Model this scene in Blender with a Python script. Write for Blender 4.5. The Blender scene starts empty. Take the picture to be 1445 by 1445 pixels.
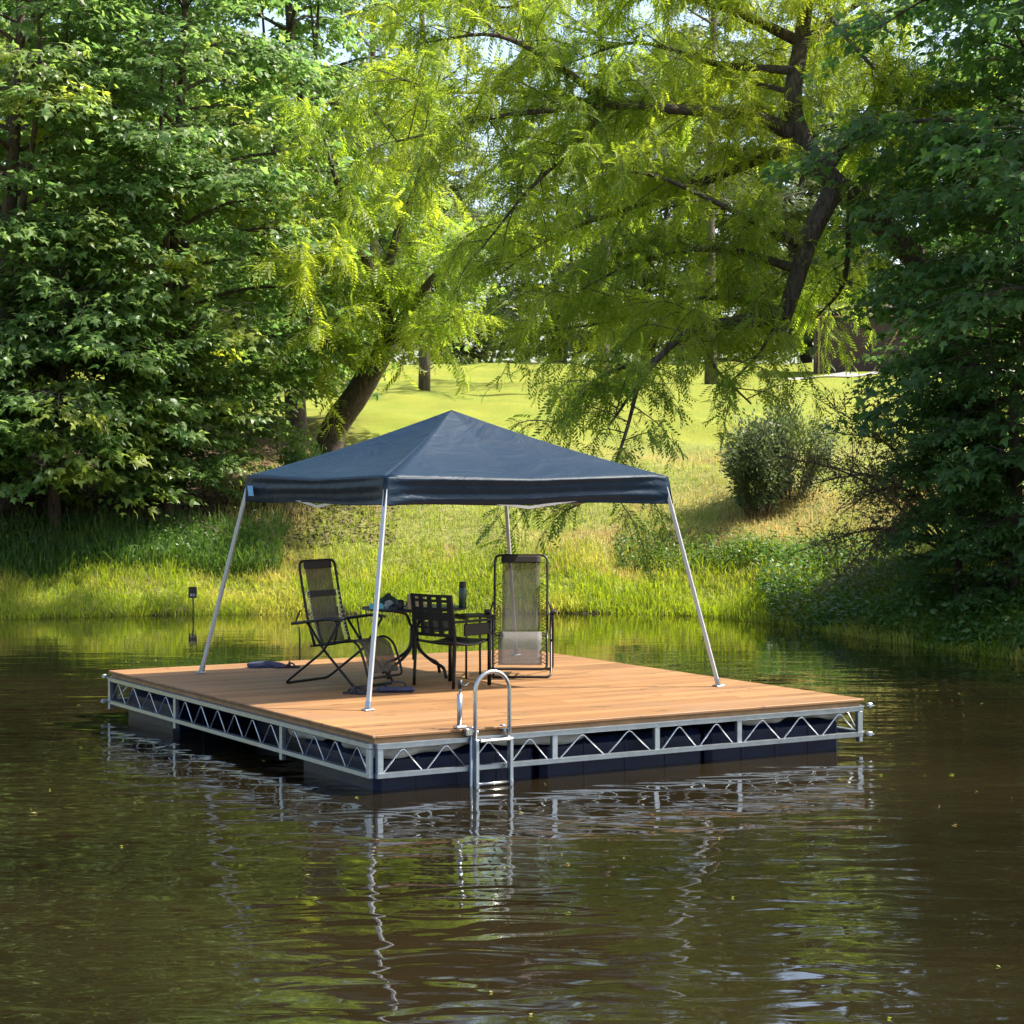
import bpy, math, random
import numpy as np
from mathutils import Vector, Matrix

R = math.radians
SC = bpy.context.scene
COL = SC.collection

# ------------------------------------------------------------------ camera, sky, sun, exposure
CAMZ = 2.475
F, HOR, CXP, PW = 2851.6, 662.8, 722.5, 1445.0
cam_d = bpy.data.cameras.new("camera")
cam = bpy.data.objects.new("camera", cam_d)
COL.objects.link(cam)
cam.location = (0, 0, CAMZ)
cam.rotation_euler = (R(90), 0, 0)
cam_d.sensor_width = 36
cam_d.lens = F / PW * 36
cam_d.shift_y = -(CXP - HOR) / PW
cam_d.clip_end = 3000
SC.camera = cam

SUN_EL, SUN_AZ = R(52), R(8)      # azimuth measured from +X towards +Y
sun_dir = Vector((math.cos(SUN_EL) * math.cos(SUN_AZ), math.cos(SUN_EL) * math.sin(SUN_AZ), math.sin(SUN_EL)))
world = bpy.data.worlds.new("World")
SC.world = world
world.use_nodes = True
wn = world.node_tree.nodes
wl = world.node_tree.links
bg = wn["Background"]
sky = wn.new("ShaderNodeTexSky")
sky.sky_type = 'NISHITA'
sky.sun_disc = False
sky.sun_elevation = SUN_EL
sky.sun_rotation = R(90) - SUN_AZ
sky.dust_density = 3.0
sky.ozone_density = 0.6
wl.new(sky.outputs[0], bg.inputs[0])
bg.inputs[1].default_value = 0.15
sl = bpy.data.lights.new("sun", 'SUN')
sl.energy = 5.0
sl.angle = R(0.6)
sl.color = (1.0, 0.93, 0.80)
so = bpy.data.objects.new("sun", sl)
COL.objects.link(so)
so.rotation_euler = sun_dir.to_track_quat('Z', 'Y').to_euler()
SC.view_settings.view_transform = 'Standard'
SC.view_settings.look = 'None'
SC.view_settings.exposure = 1.36
SC.view_settings.gamma = 1
SC.cycles.max_bounces = 8
SC.cycles.transmission_bounces = 6
SC.cycles.transparent_max_bounces = 8
SC.cycles.use_denoising = True
SC.cycles.caustics_reflective = False
SC.cycles.caustics_refractive = False


def at(px, py, Y):
    """point at distance Y that the photograph shows at (px, py)"""
    return Vector(((px - CXP) * Y / F, Y, CAMZ - (py - HOR) * Y / F))


# ------------------------------------------------------------------ object helpers
def tag(o, label=None, cat=None, group=None, kind=None):
    if label: o["label"] = label
    if cat: o["category"] = cat
    if group: o["group"] = group
    if kind: o["kind"] = kind
    return o


def empty(name, loc, rz=0.0, label=None, cat=None, group=None):
    o = bpy.data.objects.new(name, None)
    o.empty_display_size = 0.2
    COL.objects.link(o)
    o.location = loc
    o.rotation_euler = (0, 0, rz)
    return tag(o, label, cat, group)


def link(name, me, m, parent=None):
    o = bpy.data.objects.new(name, me)
    COL.objects.link(o)
    if m is not None and not me.materials:
        me.materials.append(m)
    if parent is not None:
        o.parent = parent
    return o


def npmesh(name, V, T, m, parent=None, smooth=False):
    """triangle mesh from numpy arrays"""
    me = bpy.data.meshes.new(name)
    V = np.ascontiguousarray(V, dtype=np.float32)
    T = np.ascontiguousarray(T, dtype=np.int32)
    k = T.shape[1]
    me.vertices.add(len(V))
    me.vertices.foreach_set("co", V.ravel())
    me.loops.add(T.size)
    me.loops.foreach_set("vertex_index", T.ravel())
    me.polygons.add(len(T))
    me.polygons.foreach_set("loop_start", np.arange(0, T.size, k, dtype=np.int32))
    me.polygons.foreach_set("loop_total", np.full(len(T), k, dtype=np.int32))
    me.polygons.foreach_set("use_smooth", np.full(len(T), smooth, dtype=bool))
    me.update(calc_edges=True)
    return link(name, me, m, parent)


class MB:
    """collects boxes, tubes and sheets into one mesh"""
    def __init__(s):
        s.v, s.f, s.sm = [], [], []

    def raw(s, v, f, smooth=False):
        b = len(s.v)
        s.v += [tuple(p) for p in v]
        s.f += [tuple(i + b for i in q) for q in f]
        s.sm += [smooth] * len(f)
        return s

    def box(s, c, d, M=None, bev=0.0):
        x, y, z = d[0] / 2, d[1] / 2, d[2] / 2
        c = Vector(c)
        if bev > 0:
            b = min(bev, x * .9, y * .9, z * .9)
            vs = []
            for sx in (-1, 1):
                for sy in (-1, 1):
                    for sz in (-1, 1):
                        vs += [(sx * x, sy * (y - b), sz * (z - b)), (sx * (x - b), sy * y, sz * (z - b)), (sx * (x - b), sy * (y - b), sz * z)]
            idx = lambda sx, sy, sz, k: ((sx > 0) * 4 + (sy > 0) * 2 + (sz > 0)) * 3 + k
            fs = []
            for sg in (-1, 1):
                fs.append([idx(sg, -1, -1, 0), idx(sg, 1, -1, 0), idx(sg, 1, 1, 0), idx(sg, -1, 1, 0)][::sg])
                fs.append([idx(-1, sg, -1, 1), idx(-1, sg, 1, 1), idx(1, sg, 1, 1), idx(1, sg, -1, 1)][::sg])
                fs.append([idx(-1, -1, sg, 2), idx(1, -1, sg, 2), idx(1, 1, sg, 2), idx(-1, 1, sg, 2)][::sg])
            for a in (-1, 1):
                for b2 in (-1, 1):
                    q = [idx(a, b2, -1, 0), idx(a, b2, -1, 1), idx(a, b2, 1, 1), idx(a, b2, 1, 0)]
                    fs.append(q if a * b2 < 0 else q[::-1])
                    q = [idx(a, -1, b2, 0), idx(a, -1, b2, 2), idx(a, 1, b2, 2), idx(a, 1, b2, 0)]
                    fs.append(q if a * b2 > 0 else q[::-1])
                    q = [idx(-1, a, b2, 1), idx(-1, a, b2, 2), idx(1, a, b2, 2), idx(1, a, b2, 1)]
                    fs.append(q if a * b2 < 0 else q[::-1])
                    for c3 in (-1, 1):
                        q = [idx(a, b2, c3, 0), idx(a, b2, c3, 1), idx(a, b2, c3, 2)]
                        fs.append(q if a * b2 * c3 > 0 else q[::-1])
        else:
            vs = [(sx * x, sy * y, sz * z) for sx in (-1, 1) for sy in (-1, 1) for sz in (-1, 1)]
            fs = [(0, 1, 3, 2), (4, 6, 7, 5), (0, 4, 5, 1), (2, 3, 7, 6), (0, 2, 6, 4), (1, 5, 7, 3)]
        vs = [Vector(p) for p in vs]
        if M is not None:
            vs = [M @ p for p in vs]
        return s.raw([p + c for p in vs], fs)

    def bar(s, a, b, w, h, up=(0, 0, 1), bev=0.0):
        """rectangular bar from a to b"""
        a, b = Vector(a), Vector(b)
        d = b - a
        z = d.normalized()
        x = Vector(up).cross(z)
        if x.length < 1e-4:
            x = Vector((1, 0, 0)).cross(z)
        x.normalize()
        y = z.cross(x)
        M = Matrix((x, y, z)).transposed()
        return s.box((a + b) / 2, (w, h, d.length), M, bev)

    def tube(s, pts, r, n=8, cap=True, closed=False):
        pts = [Vector(p) for p in pts]
        m = len(pts)
        rs = list(r) if hasattr(r, '__len__') else [r] * m
        t0 = (pts[1] - pts[0]).normalized()
        ref = Vector((0, 0, 1)) if abs(t0.z) < .9 else Vector((1, 0, 0))
        x = t0.cross(ref).normalized()
        vs, fs = [], []
        for i in range(m):
            if closed:
                t = (pts[(i + 1) % m] - pts[i - 1]).normalized()
            else:
                t = (pts[min(i + 1, m - 1)] - pts[max(i - 1, 0)]).normalized()
            x = (x - t * x.dot(t))
            if x.length < 1e-6: x = t.orthogonal()
            x.normalize()
            y = t.cross(x)
            for k in range(n):
                a = 2 * math.pi * k / n
                vs.append(pts[i] + (x * math.cos(a) + y * math.sin(a)) * rs[i])
        for i in range(m if closed else m - 1):
            for k in range(n):
                j = (i + 1) % m
                fs.append((i * n + k, i * n + (k + 1) % n, j * n + (k + 1) % n, j * n + k))
        s.raw(vs, fs, True)
        if cap and not closed:
            b = len(s.v) - len(vs)
            s.f.append(tuple(b + k for k in range(n))[::-1]); s.sm.append(False)
            s.f.append(tuple(b + (m - 1) * n + k for k in range(n))); s.sm.append(False)
        return s

    def lathe(s, prof, c, n=24):
        c = Vector(c)
        vs, fs = [], []
        for r, z in prof:
            for k in range(n):
                a = 2 * math.pi * k / n
                vs.append(c + Vector((r * math.cos(a), r * math.sin(a), z)))
        for i in range(len(prof) - 1):
            for k in range(n):
                fs.append((i * n + k, i * n + (k + 1) % n, (i + 1) * n + (k + 1) % n, (i + 1) * n + k))
        return s.raw(vs, fs, True)

    def grid(s, fn, nu, nv, smooth=True):
        vs = [fn(i / nu, j / nv) for j in range(nv + 1) for i in range(nu + 1)]
        fs = [(j * (nu + 1) + i, j * (nu + 1) + i + 1, (j + 1) * (nu + 1) + i + 1, (j + 1) * (nu + 1) + i) for j in range(nv) for i in range(nu)]
        return s.raw(vs, fs, smooth)

    def build(s, name, m, parent=None, solid=0.0):
        me = bpy.data.meshes.new(name)
        me.from_pydata(s.v, [], s.f)
        me.polygons.foreach_set("use_smooth", s.sm)
        me.update()
        o = link(name, me, m, parent)
        if solid:
            md = o.modifiers.new("solid", 'SOLIDIFY')
            md.thickness = solid
            md.offset = 0
        return o


def smooth_path(pts, n=6):
    """Catmull-Rom through points"""
    P = [Vector(p) for p in pts]
    P = [P[0] * 2 - P[1]] + P + [P[-1] * 2 - P[-2]]
    out = []
    for i in range(1, len(P) - 2):
        for k in range(n):
            t = k / n
            a, b, c, d = P[i - 1], P[i], P[i + 1], P[i + 2]
            out.append(0.5 * ((2 * b) + (c - a) * t + (2 * a - 5 * b + 4 * c - d) * t * t + (3 * b - a - 3 * c + d) * t ** 3))
    out.append(P[-2])
    return out


def round_path(pts, rad, n=5, closed=False):
    """polyline with rounded corners"""
    P = [Vector(p) for p in pts]
    m = len(P)
    out = [] if closed else [P[0]]
    for i in (range(m) if closed else range(1, m - 1)):
        a, b, c = P[i - 1], P[i], P[(i + 1) % m]
        r = min(rad, (a - b).length * .49, (c - b).length * .49)
        p, q = b + (a - b).normalized() * r, b + (c - b).normalized() * r
        for k in range(n + 1):
            t = k / n
            out.append(p * (1 - t) ** 2 + b * 2 * t * (1 - t) + q * t * t)
    if not closed: out.append(P[-1])
    return out


# ------------------------------------------------------------------ materials
def mat(name):
    m = bpy.data.materials.new(name)
    m.use_nodes = True
    nt = m.node_tree
    return m, nt.nodes, nt.links, nt.nodes["Principled BSDF"]


def node(N, t, **kw):
    n = N.new(t)
    for k, v in kw.items():
        setattr(n, k, v)
    return n


def mixc(N, L, fac, a, b, mode='MIX'):
    n = node(N, "ShaderNodeMix", data_type='RGBA', blend_type=mode)
    n.clamp_factor = True
    for i, v in ((0, fac), (6, a), (7, b)):
        if isinstance(v, bpy.types.NodeSocket): L.new(v, n.inputs[i])
        elif i == 0: n.inputs[0].default_value = v
        else: n.inputs[i].default_value = (*v, 1) if len(v) == 3 else v
    return n.outputs[2]


def noise(N, L, scale, detail=4, rough=.55, vec=None, dist=0.0):
    n = node(N, "ShaderNodeTexNoise")
    n.inputs["Scale"].default_value = scale
    n.inputs["Detail"].default_value = detail
    n.inputs["Roughness"].default_value = rough
    n.inputs["Distortion"].default_value = dist
    if vec is not None: L.new(vec, n.inputs["Vector"])
    return n.outputs["Fac"]


def ramp(N, L, fac, a, b):
    n = node(N, "ShaderNodeMapRange")
    n.inputs[1].default_value = a
    n.inputs[2].default_value = b
    L.new(fac, n.inputs[0])
    return n.outputs[0]


def coords(N, L, kind="Object", scale=(1, 1, 1), rot=(0, 0, 0)):
    tc = node(N, "ShaderNodeTexCoord")
    mp = node(N, "ShaderNodeMapping")
    mp.inputs["Scale"].default_value = scale
    mp.inputs["Rotation"].default_value = rot
    L.new(tc.outputs[kind], mp.inputs[0])
    return mp.outputs[0]


def bump(N, L, p, h, strength=.3, dist=.01):
    b = node(N, "ShaderNodeBump")
    b.inputs["Strength"].default_value = strength
    b.inputs["Distance"].default_value = dist
    L.new(h, b.inputs["Height"])
    L.new(b.outputs[0], p.inputs["Normal"])
    return b


def plain(name, c, rough=.5, metal=0.0, var=.25, scale=8, bs=.15, spec=.5):
    m, N, L, p = mat(name)
    v = coords(N, L)
    f = noise(N, L, scale, 5, .6, v)
    p.inputs["Roughness"].default_value = rough
    p.inputs["Metallic"].default_value = metal
    p.inputs["Specular IOR Level"].default_value = spec
    col = mixc(N, L, ramp(N, L, f, .3, .7), [x * (1 - var) for x in c], [min(1, x * (1 + var)) for x in c])
    L.new(col, p.inputs["Base Color"])
    L.new(ramp(N, L, f, 0.0, 1.0), p.inputs["Roughness"])
    r = node(N, "ShaderNodeMapRange")
    L.new(f, r.inputs[0])
    r.inputs[3].default_value = max(.02, rough - .12); r.inputs[4].default_value = min(1, rough + .12)
    L.new(r.outputs[0], p.inputs["Roughness"])
    if bs: bump(N, L, p, noise(N, L, scale * 6, 4, .6, v), bs, .002)
    return m


def leaf_mat(name, dark, light, yellow, trans=.42, tcol=1.6, rough=.42, nscale=.5, ylow=.56):
    m, N, L, p = mat(name)
    geo = node(N, "ShaderNodeNewGeometry")
    v = coords(N, L)
    c = mixc(N, L, geo.outputs["Random Per Island"], dark, light)
    f = ramp(N, L, noise(N, L, nscale, 3, .6, v), ylow, ylow + .16)
    c = mixc(N, L, f, c, yellow)
    L.new(c, p.inputs["Base Color"])
    p.inputs["Roughness"].default_value = rough
    p.inputs["Specular IOR Level"].default_value = .5
    tr = node(N, "ShaderNodeBsdfTranslucent")
    hs = node(N, "ShaderNodeHueSaturation")
    hs.inputs["Hue"].default_value = .492
    hs.inputs["Saturation"].default_value = 1.1
    hs.inputs["Value"].default_value = tcol
    L.new(c, hs.inputs["Color"])
    L.new(hs.outputs[0], tr.inputs[0])
    mx = node(N, "ShaderNodeMixShader")
    mx.inputs[0].default_value = trans
    L.new(p.outputs[0], mx.inputs[1])
    L.new(tr.outputs[0], mx.inputs[2])
    L.new(mx.outputs[0], N["Material Output"].inputs[0])
    return m


M_MAPLE = leaf_mat("maple_leaf", (.064, .130, .038), (.150, .225, .066), (.25, .28, .040), .52, 2.15, .40, .45, .54)
M_DARKLEAF = leaf_mat("shade_leaf", (.045, .105, .030), (.095, .170, .044), (.18, .23, .030), .52, 2.0, .45, .35, .64)  # darker copy of the maple leaf, right bank's shade put into its colour
M_FEATHER = leaf_mat("feather_leaf", (.120, .190, .026), (.200, .262, .040), (.235, .285, .040), .60, 2.15, .5, .40, .46)
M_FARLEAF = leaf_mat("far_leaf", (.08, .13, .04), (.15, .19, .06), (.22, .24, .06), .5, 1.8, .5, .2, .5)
M_PINE = leaf_mat("pine_needle", (.05, .075, .04), (.09, .11, .06), (.12, .13, .05), .3, 1.5, .5, .3, .6)
M_BUSH = leaf_mat("bush_leaf", (.05, .085, .035), (.125, .155, .065), (.20, .20, .07), .38, 1.6, .5, .9, .6)
M_TWIGLEAF = leaf_mat("brownish_leaf", (.13, .12, .05), (.22, .20, .085), (.26, .22, .09), .45, 1.6, .6, .9, .6)
M_GRASS = leaf_mat("grass_blade", (.16, .24, .024), (.31, .36, .045), (.40, .38, .08), .52, 1.7, .5, .5, .50)
M_GRASSDRY = leaf_mat("dry_grass_blade", (.18, .25, .040), (.31, .36, .070), (.42, .33, .13), .48, 1.5, .5, .38, .44)
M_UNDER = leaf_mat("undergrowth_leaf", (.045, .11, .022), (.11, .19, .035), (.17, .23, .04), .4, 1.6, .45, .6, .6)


def bark_mat():
    m, N, L, p = mat("bark")
    v = coords(N, L, "Object", (6, 6, 1.4))
    f = noise(N, L, 3.2, 8, .7, v, .6)
    c = mixc(N, L, ramp(N, L, f, .35, .68), (.025, .018, .014), (.14, .105, .08))
    L.new(c, p.inputs["Base Color"])
    p.inputs["Roughness"].default_value = .9
    bump(N, L, p, f, .9, .05)
    return m


M_BARK = bark_mat()
M_TWIG = plain("twig", (.13, .085, .055), .85, 0, .5, 4, .3)


def ground_mat():
    m, N, L, p = mat("ground")
    v = coords(N, L)
    n1 = noise(N, L, .55, 5, .6, v)
    n2 = noise(N, L, 4.5, 6, .7, v)
    n3 = noise(N, L, 30, 4, .7, v)
    lawn = mixc(N, L, ramp(N, L, n1, .35, .65), (.205, .235, .032), (.29, .275, .040))
    lawn = mixc(N, L, ramp(N, L, n3, .40, .70), lawn, (.12, .165, .022))
    lawn = mixc(N, L, ramp(N, L, n2, .50, .70), lawn, (.155, .205, .028))
    dry = mixc(N, L, ramp(N, L, n2, .35, .65), (.16, .185, .045), (.27, .25, .090))
    dry = mixc(N, L, ramp(N, L, n1, .56, .66), dry, (.20, .12, .075))
    sep = node(N, "ShaderNodeSeparateXYZ")
    tc = node(N, "ShaderNodeTexCoord")
    L.new(tc.outputs["Object"], sep.inputs[0])
    zj = node(N, "ShaderNodeMath", operation='MULTIPLY_ADD')
    L.new(n1, zj.inputs[0]); zj.inputs[1].default_value = 1.3
    L.new(sep.outputs[2], zj.inputs[2])
    c = mixc(N, L, ramp(N, L, zj.outputs[0], 3.1, 3.9), dry, lawn)
    # leaf litter under the left maples
    xj = node(N, "ShaderNodeMath", operation='MULTIPLY_ADD')
    L.new(n1, xj.inputs[0]); xj.inputs[1].default_value = -3.0
    L.new(sep.outputs[0], xj.inputs[2])
    lit = ramp(N, L, xj.outputs[0], -4.6, -6.2)
    litter = mixc(N, L, ramp(N, L, n3, .35, .65), (.045, .030, .018), (.13, .09, .05))
    hz = ramp(N, L, zj.outputs[0], 1.6, 2.0)
    far_ = node(N, "ShaderNodeMath", operation='MULTIPLY')
    L.new(hz, far_.inputs[0]); L.new(ramp(N, L, xj.outputs[0], -16.5, -13.5), far_.inputs[1])
    hz = node(N, "ShaderNodeMath", operation='MULTIPLY')
    L.new(far_.outputs[0], hz.inputs[0]); L.new(ramp(N, L, zj.outputs[0], 4.6, 4.0), hz.inputs[1])
    hz = hz.outputs[0]
    lm = node(N, "ShaderNodeMath", operation='MULTIPLY')
    L.new(lit, lm.inputs[0]); L.new(hz, lm.inputs[1])
    c = mixc(N, L, lm.outputs[0], c, litter)
    # wet mud near and under the water
    mud = ramp(N, L, sep.outputs[2], .16, .02)
    c = mixc(N, L, mud, c, (.045, .035, .020))
    L.new(c, p.inputs["Base Color"])
    p.inputs["Roughness"].default_value = .95
    p.inputs["Specular IOR Level"].default_value = .15
    bump(N, L, p, n3, .8, .06)
    return m


def water_mat():
    m, N, L, p = mat("pond_water")
    v = coords(N, L, "Object", (.62, 1.35, 1))
    d = coords(N, L, "Object", (.35, .5, 1))
    murk = noise(N, L, .35, 4, .55, d)
    c = mixc(N, L, ramp(N, L, murk, .38, .66), (.0075, .0060, .0026), (.0175, .0130, .0056))
    L.new(c, p.inputs["Base Color"])
    p.inputs["Roughness"].default_value = .025
    p.inputs["IOR"].default_value = 1.5
    p.inputs["Specular IOR Level"].default_value = .75
    a = noise(N, L, .85, 2, .45, v, .35)
    b = noise(N, L, 2.7, 1.5, .45, v, .6)
    e = noise(N, L, 14, 2, .5, v)
    s1 = node(N, "ShaderNodeMath", operation='MULTIPLY_ADD')
    L.new(b, s1.inputs[0]); s1.inputs[1].default_value = .50; L.new(a, s1.inputs[2])
    s2 = node(N, "ShaderNodeMath", operation='MULTIPLY_ADD')
    L.new(e, s2.inputs[0]); s2.inputs[1].default_value = .010; L.new(s1.outputs[0], s2.inputs[2])
    # sheltered, calmer water under the far bank
    sep = node(N, "ShaderNodeSeparateXYZ")
    tc = node(N, "ShaderNodeTexCoord")
    L.new(tc.outputs["Object"], sep.inputs[0])
    calm = node(N, "ShaderNodeMapRange")
    L.new(sep.outputs[1], calm.inputs[0])
    for k, x in ((1, 17), (2, 28), (3, 1.0), (4, .22)): calm.inputs[k].default_value = x
    b_ = bump(N, L, p, s2.outputs[0], 1.0, .023)
    L.new(calm.outputs[0], b_.inputs["Strength"])
    return m


def deck_mat():
    m, N, L, p = mat("deck_wood")
    v = coords(N, L, "Object", (.5, 5, 5))
    v2 = coords(N, L, "Object", (.25, 16, 1))
    g = noise(N, L, 2.4, 8, .65, v, .8)
    g2 = noise(N, L, 3.0, 6, .7, v2)
    pat = noise(N, L, .9, 3, .5, coords(N, L))
    c = mixc(N, L, ramp(N, L, g, .3, .7), (.185, .090, .033), (.350, .186, .076))
    c = mixc(N, L, ramp(N, L, pat, .4, .65), c, (.31, .160, .060))
    c = mixc(N, L, ramp(N, L, g2, .52, .78), c, (.17, .080, .036))
    spots = ramp(N, L, noise(N, L, 5.5, 3, .55, coords(N, L, "Object", (.7, 1.6, 1))), .645, .70)
    c = mixc(N, L, spots, c, (.13, .065, .035))
    br = node(N, "ShaderNodeTexBrick")
    br.offset = .5
    for k, x in (("Scale", 1.0), ("Mortar Size", .0035), ("Brick Width", 2.44), ("Row Height", 1.22), ("Mortar Smooth", 0), ("Bias", 0)):
        br.inputs[k].default_value = x
    L.new(coords(N, L), br.inputs["Vector"])
    c = mixc(N, L, br.outputs["Fac"], c, (.12, .065, .035))
    bd = node(N, "ShaderNodeTexBrick")
    bd.offset = .37
    for k, x in (("Scale", 1.0), ("Mortar Size", .0022), ("Brick Width", 2.44), ("Row Height", .1525), ("Mortar Smooth", 0), ("Bias", 0)):
        bd.inputs[k].default_value = x
    bd.inputs["Color1"].default_value = (.62, .60, .58, 1); bd.inputs["Color2"].default_value = (1, 1, 1, 1); bd.inputs["Mortar"].default_value = (.45, .42, .40, 1)
    L.new(coords(N, L), bd.inputs["Vector"])
    c = mixc(N, L, 1.0, c, bd.outputs["Color"], 'MULTIPLY')
    stain = ramp(N, L, noise(N, L, 1.1, 6, .7, coords(N, L, "Object", (.5, 1, 1)), 1.0), .52, .72)
    c = mixc(N, L, stain, c, (.20, .115, .060))
    L.new(c, p.inputs["Base Color"])
    p.inputs["Roughness"].default_value = .62
    p.inputs["Specular IOR Level"].default_value = .35
    bump(N, L, p, g, .25, .004)
    return m


def canopy_mat():
    m, N, L, p = mat("navy_canopy_cloth")
    v = coords(N, L)
    f = noise(N, L, 1.4, 3, .5, v, .8)
    c = mixc(N, L, f, (.0020, .0125, .029), (.0033, .0180, .039))
    L.new(c, p.inputs["Base Color"])
    p.inputs["Roughness"].default_value = .52
    p.inputs["Specular IOR Level"].default_value = .22
    p.inputs["Sheen Weight"].default_value = .0
    w = noise(N, L, 2.2, 4, .5, coords(N, L, "Object", (1, 1, 2.2)), 1.2)
    bump(N, L, p, w, .45, .05)
    return m


def mesh_mat(name, c, hole):
    """woven see-through sling cloth"""
    m, N, L, p = mat(name)
    L.new(mixc(N, L, noise(N, L, 20, 3, .5, coords(N, L)), c, [x * 1.5 for x in c]), p.inputs["Base Color"])
    p.inputs["Roughness"].default_value = .7
    tr = node(N, "ShaderNodeBsdfTransparent")
    wv = noise(N, L, 420, 1, .5, coords(N, L, "Object", (1, 1, 1)))
    mx = node(N, "ShaderNodeMixShader")
    r = node(N, "ShaderNodeMapRange")
    r.inputs[1].default_value = .3; r.inputs[2].default_value = .7
    r.inputs[3].default_value = hole - .12; r.inputs[4].default_value = hole + .12
    L.new(wv, r.inputs[0])
    L.new(r.outputs[0], mx.inputs[0])
    L.new(p.outputs[0], mx.inputs[1])
    L.new(tr.outputs[0], mx.inputs[2])
    L.new(mx.outputs[0], N["Material Output"].inputs[0])
    return m


M_GROUND = ground_mat()
M_WATER = water_mat()
M_DECK = deck_mat()
M_RIM = plain("rim_wood", (.34, .19, .085), .65, 0, .3, 6, .3)
M_GALV = plain("galvanised_steel", (.33, .37, .41), .38, .85, .12, 14, .1)
M_ROD = plain("truss_rod_steel", (.52, .55, .58), .3, .9, .08, 10, 0)
M_FLOAT = plain("navy_float_plastic", (.0030, .0080, .030), .45, 0, .4, 5, .1, .25)
M_SHEET = plain("grey_plastic_sheet", (.50, .49, .46), .55, 0, .2, 9, .3)
M_CANOPY = canopy_mat()
M_POLE = plain("pole_paint", (.42, .43, .43), .38, .35, .06, 20, 0)
M_FRAMEIN = plain("canopy_frame_steel", (.55, .50, .47), .5, .3, .1, 12, 0)
M_PATCH = plain("blue_patch", (.18, .42, .70), .6, 0, .35, 60, 0)
M_CHROME = plain("ladder_aluminium", (.46, .45, .43), .26, .95, .08, 18, .05)
M_BLACK = plain("black_metal", (.005, .0048, .005), .45, 0, .25, 20, .05, .3)
M_BROWNBLK = plain("dark_bronze_metal", (.010, .008, .007), .42, .1, .25, 20, .05)
M_PLASTIC = plain("black_plastic", (.009, .009, .010), .5, 0, .2, 20, .1)
M_BAND = plain("black_cloth", (.028, .024, .022), .85, 0, .2, 40, .2)
M_NAVYCL = plain("navy_cloth", (.020, .024, .055), .9, 0, .5, 14, .5)
M_LACE = plain("white_lace_cord", (.55, .55, .52), .7, 0, .1, 30, 0)
M_MESH1 = mesh_mat("brown_sling_mesh", (.060, .050, .036), .30)
M_MESH2 = mesh_mat("grey_sling_mesh", (.050, .047, .040), .42)
M_MESH3 = mesh_mat("sunlit_sling_mesh", (.105, .10, .095), .34)  # paler mesh copy: sunlight on footrest and seat put into the colour
M_CARD = plain("cardboard", (.42, .27, .14), .8, 0, .1, 8, .1)
M_TEAL = plain("turquoise_cloth", (.16, .52, .55), .75, 0, .2, 20, .2)
M_GREEN = plain("dark_green_cloth", (.025, .050, .020), .85, 0, .4, 14, .3)
M_BOTTLE = plain("dark_green_flask", (.010, .040, .026), .25, .1, .15, 8, 0)
M_GREY = plain("crumpled_paper", (.42, .40, .38), .8, 0, .3, 30, .3)
M_SOLE = plain("sandal_rubber", (.022, .020, .026), .7, 0, .3, 20, .2)
M_BROWNWALL = plain("brown_board_wall", (.050, .028, .018), .8, 0, .3, 3, .3)
M_ROOF = plain("brown_shingle", (.030, .018, .013), .95, 0, .25, 6, .4)
M_OLDWOOD = plain("weathered_wood", (.045, .035, .026), .9, 0, .4, 18, .4)
M_SIGN = plain("faded_sign_face", (.12, .10, .07), .7, 0, .5, 22, .1)
M_ROAD = plain("pale_gravel", (.26, .25, .23), .9, 0, .15, 6, .3)

# ------------------------------------------------------------------ setting: ground and pond
SHORE = [(-12, 31.6), (-8.5, 33.6), (-5.5, 34.5), (-2.7, 34.75), (1.7, 34.9), (3.3, 34.1), (4.4, 32.3), (5.0, 30.4), (5.5, 28.8), (6.6, 26.4), (8.4, 22.5), (10.8, 16), (11, 9), (7, 4), (0, 2.6), (-8, 4), (-14, 9), (-17, 17), (-15.5, 27)]
SH = np.array(SHORE, float)


def shore_dist(X, Y):
    """distance to the shoreline, positive on land"""
    P = np.stack([X, Y], -1)
    dmin = np.full(X.shape, 1e9)
    inside = np.zeros(X.shape, bool)
    n = len(SH)
    for i in range(n):
        a, b = SH[i], SH[(i + 1) % n]
        d = b - a
        t = np.clip(((P - a) @ d) / (d @ d), 0, 1)
        q = a + t[..., None] * d
        dmin = np.minimum(dmin, np.hypot(*(np.moveaxis(P - q, -1, 0))))
        cond = ((a[1] > Y) != (b[1] > Y)) & (X < (b[0] - a[0]) * (Y - a[1]) / (b[1] - a[1] + 1e-12) + a[0])
        inside ^= cond
    return np.where(inside, -dmin, dmin)


PS = [-30, -6, -2, 0, .3, 1.5, 3.2, 5.5, 8, 12, 25, 45, 60, 400, 2000]
PH = [-1.6, -1.4, -.7, -.03, .12, .62, 1.38, 2.1, 2.75, 3.5, 4.75, 6.63, 7.0, 7.0, 7.0]


def height(X, Y):
    X = np.asarray(X, float); Y = np.asarray(Y, float)
    s = shore_dist(X, Y) + .18 * np.sin(X * 1.7) * np.sin(Y * .9 + 1) + .08 * np.sin(X * 4.3 + 2)
    h = np.interp(s, PS, PH)
    w = np.clip(s / 4, 0, 1)
    h = h + w * (.10 * np.sin(X * .8 + 1.3) * np.cos(Y * .7) + .05 * np.sin(X * 2.1 + Y * 1.7))
    near = np.clip((14 - Y) / 8, 0, 1)      # the near bank stays low
    return np.where(h > .5, .5 + (h - .5) * (1 - near * .95), h)


def gz(x, y):
    return float(height(np.array([x]), np.array([y]))[0])


def axis(segs):
    out = []
    for a, b, n in segs:
        out += list(np.linspace(a, b, n, endpoint=False))
    out.append(segs[-1][1])
    return np.array(out)


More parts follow.
